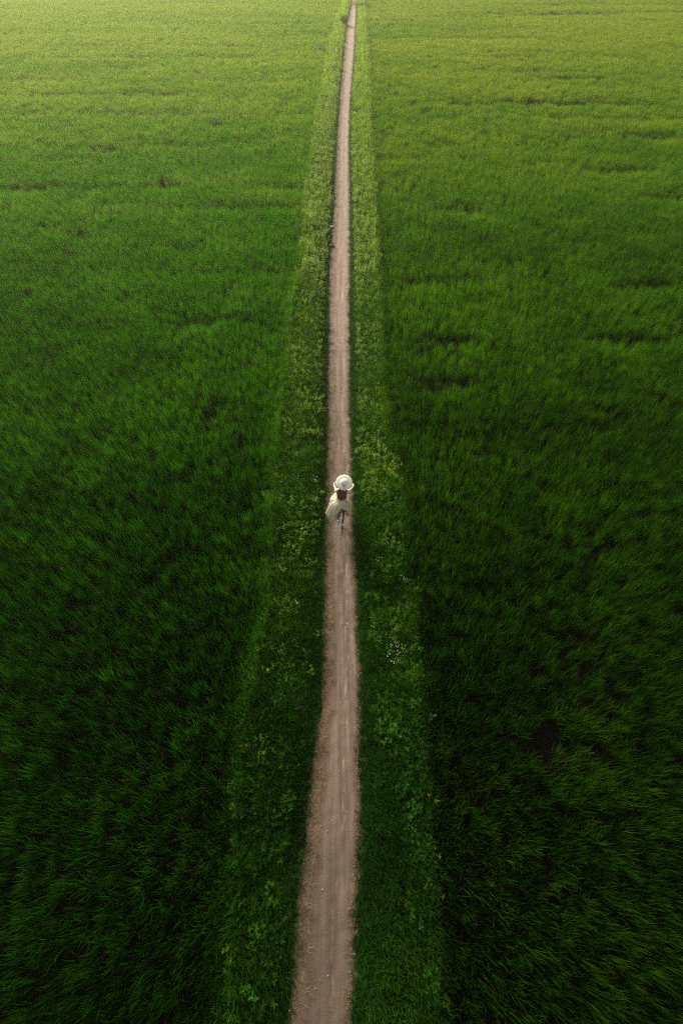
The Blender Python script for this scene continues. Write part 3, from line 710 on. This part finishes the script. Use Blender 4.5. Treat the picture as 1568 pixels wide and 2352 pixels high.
def fender(cx, a0, a1, mat):
    bm = bmesh.new(); rows = []
    for i in range(31):
        a = R(a0 + (a1 - a0) * i / 30); row = []
        for j, (dy, dr) in enumerate(((-0.030, -0.020), (-0.022, 0.0), (0, 0.007), (0.022, 0.0), (0.030, -0.020))):
            r = 0.355 + dr; row.append(bm.verts.new((r * math.cos(a), dy, r * math.sin(a))))
        rows.append(row)
    for i in range(30):
        for j in range(4): bm.faces.new((rows[i][j], rows[i][j + 1], rows[i + 1][j + 1], rows[i + 1][j]))
    o = bm_obj('fender', bm, mat, bike); o.location = (cx, 0, WR); return o
rf = fender(0.0, 40, 205, M_SILVER); fender(1.08, 20, 160, M_BLACK)
bm = bmesh.new()
for s in (-1, 1): tube(bm, [(0, 0.05 * s, 0), (-0.16, 0.045 * s, 0.10), (-0.335, 0.030 * s, 0.12)], 0.004, 6)
bm_obj('fender_stay', bm, M_CHROME, rf)
bm = bmesh.new(); sphere(bm, (0, 0, 0), 0.024, 14, 8, (0.5, 1, 1), Euler((0, R(35), 0))); o = bm_obj('rear_light', bm, M_RED, bike); o.location = (-0.285, 0, 0.628)
bm = bmesh.new(); box(bm, (0, 0, 0), (0.012, 0.040, 0.085), Euler((0, R(18), 0)), 0.003); o = bm_obj('number_plate', bm, M_WHITE, bike); o.location = (-0.350, 0, 0.545)
bm = bmesh.new(); box(bm, (0, 0, 0), (0.012, 0.046, 0.028), Euler((0, R(8), 0)), 0.004); o = bm_obj('reflector', bm, M_PINK, bike); o.location = (-0.372, 0, 0.485)
# frame: low step-through tubes
bm = bmesh.new()
tube(bm, [(0.905, 0, 0.86), (0.985, 0, 0.60)], 0.020, 10)
tube(bm, [(0.975, 0, 0.63), (0.86, 0, 0.50), (0.66, 0, 0.34), (0.44, 0, 0.28)], 0.019, 10)
tube(bm, [(0.925, 0, 0.79), (0.78, 0, 0.60), (0.60, 0, 0.45), (0.385, 0, 0.42)], 0.014, 10)
tube(bm, [(0.44, 0, 0.28), (0.27, 0, 0.76)], 0.017, 10)
for s in (-1, 1):
    tube(bm, [(0.43, 0.03 * s, 0.28), (0.25, 0.045 * s, 0.29), (0, 0.065 * s, 0.33)], 0.010, 8)
    tube(bm, [(0.295, 0.02 * s, 0.68), (0.15, 0.045 * s, 0.50), (0, 0.065 * s, 0.33)], 0.008, 8)
    tube(bm, [(0.99, 0.055 * s, 0.585), (1.02, 0.055 * s, 0.48), (1.08, 0.06 * s, 0.33)], [0.013, 0.011, 0.008], 8)
bm_obj('frame', bm, M_BLACK, bike)
bm = bmesh.new(); tube(bm, [(0.275, 0, 0.74), (0.235, 0, 0.84)], 0.013, 10); bm_obj('seat_post', bm, M_CHROME, bike)
bm = bmesh.new(); sphere(bm, (0.21, 0, 0.855), 1.0, 18, 10, (0.10, 0.105, 0.035)); sphere(bm, (0.31, 0, 0.855), 1.0, 14, 8, (0.11, 0.035, 0.026)); bm_obj('saddle', bm, M_BLACK, bike)
# handlebar swept back, with grips, brake levers and stem
bm = bmesh.new(); tube(bm, [(0.905, 0, 0.86), (0.88, 0, 0.96), (0.915, 0, 1.01)], 0.013, 10); bm_obj('stem', bm, M_CHROME, bike)
bm = bmesh.new(); tube(bm, [(0.80, -0.285, 1.015), (0.90, -0.27, 1.02), (0.965, -0.19, 1.025), (0.955, -0.09, 1.02), (0.915, 0, 1.01), (0.955, 0.09, 1.02), (0.965, 0.19, 1.025), (0.90, 0.27, 1.02), (0.80, 0.285, 1.015)], 0.011, 10)
hb = bm_obj('handlebar', bm, M_CHROME, bike)
for s in (-1, 1):
    bm = bmesh.new(); tube(bm, [(0.795, 0.286 * s, 1.015), (0.895, 0.271 * s, 1.020)], 0.016, 10); bm_obj('grip', bm, M_LEATHER, hb)
    bm = bmesh.new(); tube(bm, [(0.935, 0.235 * s, 1.022), (0.930, 0.275 * s, 1.005), (0.85, 0.305 * s, 0.99)], 0.005, 6); bm_obj('brake_lever', bm, M_CHROME, hb)
bm = bmesh.new(); sphere(bm, (1.02, 0, 0.84), 0.04, 14, 8, (1.1, 1, 1)); bm_obj('headlight', bm, M_CHROME, bike)
# carrier over the back wheel
bm = bmesh.new()
for s in (-1, 1):
    tube(bm, [(0.17, 0.060 * s, 0.735), (0.10, 0.076 * s, 0.735), (-0.20, 0.078 * s, 0.725), (-0.262, 0.055 * s, 0.715)], 0.012, 8)
    tube(bm, [(-0.02, 0.082 * s, 0.725), (-0.01, 0.080 * s, 0.50), (0.0, 0.070 * s, 0.34)], 0.007, 6)
    tube(bm, [(-0.17, 0.082 * s, 0.72), (-0.10, 0.080 * s, 0.52), (-0.005, 0.072 * s, 0.34)], 0.007, 6)
    tube(bm, [(0.13, 0.082 * s, 0.72), (0.08, 0.080 * s, 0.55), (0.005, 0.072 * s, 0.36)], 0.007, 6)
for x in (0.15, 0.02, -0.12, -0.262): tube(bm, [(x, -0.07 if x > -.2 else -.056, 0.733 if x > -.2 else .715), (x, 0.07 if x > -.2 else .056, 0.733 if x > -.2 else .715)], 0.006, 6)
ra = bm_obj('rear_carrier', bm, M_BLACK, bike)
bm = bmesh.new()
for s in (-1, 1): tube(bm, [(0.15, 0.036 * s, 0.742), (-0.25, 0.040 * s, 0.728)], 0.0045, 6)
bm_obj('carrier_rail', bm, M_CHROME, ra)
for s in (-1, 1):           # dark coat guards beside the wheel
    bm = bmesh.new(); pts = [(0.30 * math.cos(R(a)), 0.30 * math.sin(R(a))) for a in range(15, 166, 15)]
    top = [bm.verts.new((x, 0.060 * s, WR + z + 0.03)) for x, z in pts]; low = [bm.verts.new((x * 0.35, 0.064 * s, WR + z * 0.35)) for x, z in pts]
    for i in range(len(pts) - 1): bm.faces.new((top[i], top[i + 1], low[i + 1], low[i]))
    bmesh.ops.solidify(bm, geom=list(bm.faces), thickness=0.003); bm_obj('coat_guard', bm, M_BLACK, bike, False)
bm = bmesh.new(); tube(bm, [(0.02, 0.085, 0.33), (-0.03, 0.105, 0.33), (-0.06, 0.10, 0.30), (-0.02, 0.085, 0.28), (-0.21, 0.085, 0.14), (-0.245, 0.088, 0.125)], 0.007, 8); bm_obj('kickstand', bm, M_CHROME, bike)
bm = bmesh.new(); tube(bm, [(0.0, 0.060, 0.33), (0.0, 0.085, 0.33)], 0.045, 16); bm_obj('hub_brake', bm, M_BLACK, bike)
bm = bmesh.new(); box(bm, (0.22, -0.068, 0.315), (0.56, 0.022, 0.10), Euler((0, R(4), 0)), 0.01); bm_obj('chain_case', bm, M_BLACK, bike)
PED = {-1: (0.40, 0.125), 1: (0.48, 0.435)}
for s in (-1, 1):
    bm = bmesh.new(); tube(bm, [(0.44, 0.085 * s, 0.28), (PED[s][0], 0.095 * s, PED[s][1])], 0.010, 8); ck = bm_obj('crank', bm, M_CHROME, bike)
    bm = bmesh.new(); box(bm, (PED[s][0], 0.145 * s, PED[s][1]), (0.085, 0.085, 0.022), None, 0.004); bm_obj('pedal', bm, M_BLACK, ck)

# ------------------------------------------------------------------ the rider
M_SKIN = simple('skin', (0.56, 0.32, 0.235), 0.5, var=0.06, nscale=12)
def cloth(name, col):
    k = NT(name); co = k.coord(); n = k.noise(co, 9, 4); w = k.noise(co, 300, 2, stretch=(1, 1, 0.3))
    k.set(k.b.inputs['Base Color'], k.mix(n, tuple(c * 0.88 for c in col), tuple(c * 1.08 for c in col)))
    k.b.inputs['Roughness'].default_value = 0.85; k.b.inputs['Specular IOR Level'].default_value = 0.15
    k.bump(k.math('ADD', k.noise(co, 16, 3, stretch=(1, 1, 0.4)), k.math('MULTIPLY', w, 0.15)), 0.5, 0.012)
    tr = k.n('ShaderNodeBsdfTranslucent'); tr.inputs['Color'].default_value = (*[c * 0.8 for c in col], 1)
    mx = k.n('ShaderNodeMixShader'); mx.inputs[0].default_value = 0.18
    k.t.links.new(k.b.outputs[0], mx.inputs[1]); k.t.links.new(tr.outputs[0], mx.inputs[2]); k.t.links.new(mx.outputs[0], k.out.inputs['Surface'])
    return k.m
M_DRESS = cloth('linen_dress', (0.70, 0.645, 0.46)); M_HAT = simple('straw_hat', (0.92, 0.87, 0.77), 0.8, var=0.04, nscale=90, bump=0.25); M_RIBBON = simple('cream_ribbon', (0.84, 0.74, 0.60), 0.6, var=0.05)

def blob(parts, voxel, smooth=4, faces=None):
    """one continuous skin around tapered limbs: parts = [(points, radii)] or ('ball', centre, radius, scale, rot)"""
    bm = bmesh.new()
    for p in parts:
        if p[0] == 'ball': sphere(bm, p[1], p[2], 16, 12, p[3], p[4] if len(p) > 4 else None); continue
        pts, rad = p
        fine_p, fine_r = [], []
        for i in range(len(pts) - 1):
            for t in np.linspace(0, 1, 6, endpoint=False): fine_p.append(Vector(pts[i]).lerp(Vector(pts[i + 1]), float(t))); fine_r.append(rad[i] + (rad[i + 1] - rad[i]) * float(t))
        fine_p.append(Vector(pts[-1])); fine_r.append(rad[-1])
        tube(bm, fine_p, fine_r, 14); sphere(bm, fine_p[0], fine_r[0] * 0.99, 14, 10); sphere(bm, fine_p[-1], fine_r[-1] * 0.99, 14, 10)
    bmesh.ops.recalc_face_normals(bm, faces=bm.faces)
    me = bpy.data.meshes.new('blob'); bm.to_mesh(me); bm.free()
    o = bpy.data.objects.new('blob', me); C.objects.link(o)
    m = o.modifiers.new('r', 'REMESH'); m.mode = 'VOXEL'; m.voxel_size = voxel; m.use_smooth_shade = True
    s = o.modifiers.new('s', 'SMOOTH'); s.factor = 0.5; s.iterations = smooth
    if faces: d = o.modifiers.new('d', 'DECIMATE'); d.ratio = faces
    dg = bpy.context.evaluated_depsgraph_get(); out = bpy.data.meshes.new_from_object(o.evaluated_get(dg))
    bpy.data.objects.remove(o); bpy.data.meshes.remove(me); return out

parts = [([(0.20, 0, 0.93), (0.24, 0, 1.05), (0.29, 0, 1.20), (0.33, 0, 1.31)], [0.130, 0.112, 0.118, 0.115]),
         ([(0.34, -0.13, 1.335), (0.35, 0, 1.36), (0.34, 0.13, 1.335)], [0.055, 0.062, 0.055]),
         ([(0.355, 0, 1.36), (0.405, -0.01, 1.455)], [0.052, 0.047]),
         ('ball', (0.435, -0.02, 1.535), 1.0, (0.092, 0.074, 0.100)), ('ball', (0.475, -0.02, 1.475), 1.0, (0.056, 0.055, 0.060)),
         ('ball', (0.532, -0.02, 1.505), 1.0, (0.020, 0.011, 0.020)), ('ball', (0.43, 0.055, 1.515), 1.0, (0.018, 0.010, 0.030)), ('ball', (0.43, -0.095, 1.515), 1.0, (0.018, 0.010, 0.030))]
for s in (-1, 1):
    parts.append(([(0.34, 0.150 * s, 1.325), (0.56, 0.215 * s, 1.130)], [0.048, 0.037]))
    parts.append(([(0.56, 0.215 * s, 1.130), (0.63, 0.240 * s, 1.105), (0.765, 0.285 * s, 1.062)], [0.037, 0.036, 0.024]))
    # palm on top of the grip, four fingers closing round it, thumb below on the inside
    gx, gy, gz = 0.845, 0.279 * s, 1.018
    parts.append(([(0.765, 0.288 * s, 1.062), (0.815, 0.290 * s, 1.055)], [0.025, 0.030])); parts.append(('ball', (0.830, 0.288 * s, 1.046), 1.0, (0.045, 0.034, 0.018), Euler((0, R(8), 0))))
    for k_, (off, ln) in enumerate(((-0.033, 0.9), (-0.011, 1.0), (0.011, 1.05), (0.033, 0.95))):
        x = gx + off; pts = []
        for a in (100, 55, 10, -40, -80): pts.append((x + 0.004, gy + s * 0.028 * ln * math.cos(R(a)), gz + 0.028 * math.sin(R(a))))
        parts.append((pts, [0.0095, 0.0095, 0.009, 0.0085, 0.0075]))
    parts.append(([(0.82, gy - s * 0.010, 1.046), (0.85, gy - s * 0.030, 1.030), (0.872, gy - s * 0.028, 1.008)], [0.012, 0.011, 0.009]))
LEG = {-1: ((0.50, -0.125, 0.655), (0.365, -0.125, 0.245), (0.345, -0.128, 0.190), (0.475, -0.140, 0.160)),
       1: ((0.575, 0.135, 0.895), (0.435, 0.130, 0.530), (0.420, 0.132, 0.490), (0.550, 0.142, 0.470))}
for s in (-1, 1):
    kn, an, heel, toe = LEG[s]; hip = (0.22, 0.085 * s, 0.925)
    parts.append(([hip, kn], [0.088, 0.056])); mid = tuple(kn[i] * 0.65 + an[i] * 0.35 - (0.012 if i == 0 else 0) for i in range(3))
    parts.append(([kn, mid, an], [0.055, 0.050, 0.033])); parts.append(([an, heel], [0.033, 0.032])); parts.append(([heel, tuple(heel[i] * .4 + toe[i] * .6 for i in range(3)), toe], [0.032, 0.031, 0.022]))
person = link('person', blob(parts, 0.0065, 3, 0.5), M_SKIN)
person.location = BASE; person.rotation_euler = (0, 0, HEAD_RZ)
tag(person, 'woman in wide cream sun hat and pale sage dress riding away on the bicycle', 'person')
M_IRIS = simple('eye_white', (0.6, 0.55, 0.5), 0.3)
for s in (-1, 1):
    bm = bmesh.new(); sphere(bm, (0.514, -0.02 + 0.031 * s, 1.528), 0.013, 10, 8); bm_obj('eye', bm, M_IRIS, person)
bm = bmesh.new(); sphere(bm, (0.527, -0.02, 1.462), 1.0, 12, 8, (0.009, 0.024, 0.009)); bm_obj('mouth', bm, simple('lips', (0.42, 0.12, 0.10), 0.45), person)
for s in (-1, 1):            # flat sandals
    kn, an, heel, toe = LEG[s]; h, t = Vector(heel), Vector(toe); d = (t - h).normalized(); L = (t - h).length + 0.05
    rot = d.to_track_quat('X', 'Z').to_euler(); bm = bmesh.new(); box(bm, (h + t) / 2 - Vector((0, 0, 0.040)), (L, 0.068, 0.014), rot, 0.005)
    tube(bm, [h + d * 0.10 + Vector((0, 0.036, -0.03)), h + d * 0.10 + Vector((0, 0.024, 0.018)), h + d * 0.10 + Vector((0, -0.024, 0.018)), h + d * 0.10 + Vector((0, -0.036, -0.03))], 0.007, 6)
    bm_obj('sandal', bm, M_LEATHER, person)

# dress: fitted top with short loose sleeves, then a wide skirt blown to the left of the back wheel
top = blob([([(0.195, 0, 0.96), (0.235, 0, 1.06), (0.285, 0, 1.20), (0.325, 0, 1.305)], [0.150, 0.134, 0.146, 0.140]),
            ([(0.335, -0.135, 1.315), (0.34, 0, 1.33), (0.335, 0.135, 1.315)], [0.068, 0.070, 0.068]),
            ([(0.335, 0.15, 1.315), (0.425, 0.180, 1.235)], [0.066, 0.064]), ([(0.335, -0.15, 1.315), (0.425, -0.180, 1.235)], [0.066, 0.064])], 0.012, 4)
KEYS = [((.055, 0), (.055, .0, .83), .03), ((.065, .07), (-.03, .085, .50), .10), ((.09, .12), (-.075, .22, .345), .14), ((.14, .158), (.01, .385, .305), .14), ((.20, .172), (.155, .50, .345), .13),
        ((.24, .17), (.235, .40, .53), .11), ((.29, .155), (.345, .385, .735), .09), ((.335, .105), (.60, .25, .64), .20), ((.355, .02), (.58, .07, .62), .18), ((.335, -.10), (.52, -.17, .46), .12),
        ((.27, -.16), (.42, -.235, .40), .07), ((.18, -.172), (.27, -.205, .42), .06), ((.10, -.115), (.10, -.105, .70), .04)]
def periodic(vals, n):
    k = len(vals); out = []
    for i in range(n):
        t = i / n * k; j = int(t); f = t - j; a, b, c, d = (np.array(vals[(j + q) % k], float) for q in (-1, 0, 1, 2))
        out.append(0.5 * (2 * b + (c - a) * f + (2 * a - 5 * b + 4 * c - d) * f * f + (3 * b - a - 3 * c + d) * f ** 3))
    return np.array(out)
NS, NR = 120, 26
wa = periodic([(*k_[0], 1.03) for k_ in KEYS], NS); he = periodic([k_[1] for k_ in KEYS], NS); bu = periodic([(k_[2],) for k_ in KEYS], NS)[:, 0]
V = []
for i in range(NR):
    t = i / (NR - 1)
    for j in range(NS):
        p = wa[j] * (1 - t) + he[j] * t; c = np.array([0.20 + 0.08 * t, 0.02 + 0.10 * t, 0]); o_ = p - c; o_[2] = 0; o_ /= (np.linalg.norm(o_) + 1e-6)
        ph = j / NS * 2 * math.pi
        fold = (0.020 * math.sin(ph * 8 + 2.2 * t) + 0.011 * math.sin(ph * 15 + 1.3 - 2 * t) + 0.016 * math.sin(ph * 5 + 4 * t)) * min(1, 0.25 + 1.2 * t)
        sw = math.sin(math.pi * min(1, t * 1.02)) ** 0.8
        p = p + o_ * (bu[j] * 0.55 * sw + fold) + np.array([0, 0, bu[j] * 0.55 * sw])
        if t > 0.9: p = p - o_ * 0.05 * (t - 0.9) / 0.1
        V.append(p)
F = [(i * NS + j, i * NS + (j + 1) % NS, (i + 1) * NS + (j + 1) % NS, (i + 1) * NS + j) for i in range(NR - 1) for j in range(NS)]
sk = raw_mesh('skirt', V, F)
bm = bmesh.new(); bm.from_mesh(sk); bmesh.ops.recalc_face_normals(bm, faces=bm.faces); bmesh.ops.solidify(bm, geom=list(bm.faces), thickness=0.004); bm.from_mesh(top)
dress = bm_obj('dress', bm, M_DRESS, person)
bm = bmesh.new(); tube(bm, [(0.215 + 0.150 * math.cos(a), 0.156 * math.sin(a), 1.035 + 0.02 * math.cos(a)) for a in np.linspace(0, 2 * math.pi, 32, endpoint=False)], 0.010, 8, close=True)
bm_obj('waistband', bm, M_DRESS, dress)
bm = bmesh.new(); tube(bm, [(0.150, -0.004, 1.205), (0.125, -0.008, 1.12), (0.090, -0.012, 1.05)], 0.004, 6); bm_obj('back_seam', bm, simple('seam_shade', (0.20, 0.17, 0.11), 0.9), dress)

# long brown hair hanging down the back
k = NT('brown_hair'); hh = k.attr('hue'); tt = k.attr('along')
root_c = k.mix(hh, (0.022, 0.010, 0.006), (0.060, 0.024, 0.011)); tip_c = k.mix(hh, (0.060, 0.024, 0.010), (0.24, 0.105, 0.035))
k.set(k.b.inputs['Base Color'], k.mix(k.ramp(tt, 0.35, 1.0), root_c, tip_c)); k.b.inputs['Roughness'].default_value = 0.38; M_HAIR = k.m
V, F, H, A = [], [], [], []
for n_ in range(230):
    u = random.uniform(-1, 1); lay = random.uniform(0, 1); ln = random.uniform(0.82, 1.05); hue = random.random()
    p0 = Vector((0.40 - 0.03 * lay, -0.02 + 0.070 * u, 1.585)); p1 = Vector((0.270 - 0.02 * lay, -0.02 + 0.105 * u, 1.47))
    p2 = Vector((0.150 - 0.02 * lay - 0.02 * (1 - abs(u)), -0.012 + 0.165 * u, 1.345)); p3 = Vector((0.118 - 0.028 * lay, 0.012 + 0.098 * u + random.gauss(0, .014), 1.185 - (ln - 0.95) * 0.35 + 0.04 * abs(u)))
    if u > 0.72 and random.random() < 0.4: p3 += Vector((0.10, 0.07, 0.03)); p2 += Vector((0.05, 0.03, 0))
    base = len(V); w = random.uniform(0.006, 0.013); q0 = None
    for i in range(9):
        t = i / 8; p = p0 * (1 - t) ** 3 + p1 * 3 * t * (1 - t) ** 2 + p2 * 3 * t * t * (1 - t) + p3 * t ** 3
        p = p + Vector((0, math.sin(t * 9 + n_) * 0.006 * t, 0)); ww = w * (1 - 0.8 * max(0, t - 0.6) / 0.4) * 0.5
        tilt = math.sin(n_ * 1.7) * 0.6
        V += [p + Vector((-tilt * ww, -ww, 0)), p + Vector((tilt * ww, ww, 0))]; H += [hue, hue]; A += [t, t]
    F += [(base + 2 * i, base + 2 * i + 1, base + 2 * i + 3, base + 2 * i + 2) for i in range(8)]
me = raw_mesh('hair', V, F)
bm = bmesh.new(); bm.from_mesh(me); sphere(bm, (0.418, -0.02, 1.545), 1.0, 20, 14, (0.094, 0.079, 0.098)); bm.to_mesh(me); bm.free()
nv = len(me.vertices)
for nm, arr in (('hue', H), ('along', A)):
    a = me.attributes.new(nm, 'FLOAT', 'POINT'); a.data.foreach_set('value', np.array(list(arr) + [0.2] * (nv - len(arr)), np.float32))
link('hair', me, M_HAIR, person)

# wide sun hat tipped back, ribbon tied behind
HC = Vector((0.430, -0.045, 1.618)); HROT = Euler((R(3), R(-17), 0))
def lathe(prof, n=56, wave=0.0):
    bm = bmesh.new(); rings = []
    for r, z in prof:
        if r < 1e-4: rings.append([bm.verts.new((0, 0, z))]); continue
        rings.append([bm.verts.new((r * math.cos(2 * math.pi * i / n), r * math.sin(2 * math.pi * i / n), z + wave * (r / 0.237) ** 3 * math.sin(4 * math.pi * i / n + 0.6))) for i in range(n)])
    for a, b in zip(rings, rings[1:]):
        for i in range(n):
            if len(a) == 1: bm.faces.new((a[0], b[i], b[(i + 1) % n]))
            elif len(b) == 1: bm.faces.new((a[i], a[(i + 1) % n], b[0]))
            else: bm.faces.new((a[i], a[(i + 1) % n], b[(i + 1) % n], b[i]))
    return bm
bm = lathe([(0, 0.082), (0.03, 0.080), (0.055, 0.072), (0.072, 0.057), (0.081, 0.036), (0.085, 0.015), (0.093, 0.004), (0.13, 0.000), (0.18, -0.005), (0.222, -0.013), (0.237, -0.019)], wave=0.006)
bmesh.ops.recalc_face_normals(bm, faces=bm.faces); bmesh.ops.solidify(bm, geom=list(bm.faces), thickness=0.004)
hat = bm_obj('hat', bm, M_HAT, person); hat.location = HC; hat.rotation_euler = HROT
bm = lathe([(0.0835, 0.029), (0.0875, 0.028), (0.0925, 0.011), (0.0890, 0.007)]); rb = bm_obj('ribbon', bm, M_RIBBON, hat)
bm = bmesh.new()
def tail(pts, w):
    r = [(bm.verts.new((p[0], p[1] - w[i] / 2, p[2])), bm.verts.new((p[0] - 0.004, p[1], p[2] + 0.006)), bm.verts.new((p[0], p[1] + w[i] / 2, p[2]))) for i, p in enumerate(pts)]
    for a, b in zip(r, r[1:]): bm.faces.new((a[0], a[1], b[1], b[0])); bm.faces.new((a[1], a[2], b[2], b[1]))
tail([(-0.093, 0.0, 0.022), (-0.125, -0.012, 0.012), (-0.18, -0.026, 0.006), (-0.24, -0.030, -0.006), (-0.268, -0.032, -0.022)], [0.012, 0.026, 0.036, 0.040, 0.042])
tail([(-0.093, 0.0, 0.022), (-0.125, 0.018, 0.012), (-0.175, 0.036, 0.006), (-0.225, 0.044, -0.004), (-0.246, 0.050, -0.016)], [0.012, 0.026, 0.036, 0.040, 0.042])
for s in (-1, 1): tail([(-0.096, 0.0, 0.024), (-0.108, 0.022 * s, 0.034), (-0.116, 0.048 * s, 0.030), (-0.110, 0.060 * s, 0.018)], [0.012, 0.026, 0.030, 0.016])
bmesh.ops.solidify(bm, geom=list(bm.faces), thickness=0.0015)
bm_obj('bow', bm, M_RIBBON, hat)
#@@HAZE@@
bz = bmesh.new(); box(bz, (0, 1900, 6.5), (3900, 4300, 17.0)); hz = bm_obj('haze', bz, None, None, False)
k = NT('haze_air'); k.t.nodes.remove(k.b)
pv = k.n('ShaderNodeVolumePrincipled'); pv.inputs['Color'].default_value = (1.0, 0.94, 0.60, 1); pv.inputs['Density'].default_value = 0.00040; pv.inputs['Anisotropy'].default_value = 0.55
k.t.links.new(pv.outputs[0], k.out.inputs['Volume']); hz.data.materials.append(k.m)
tag(hz, 'pale warm haze hanging over the fields', 'haze', kind='stuff')
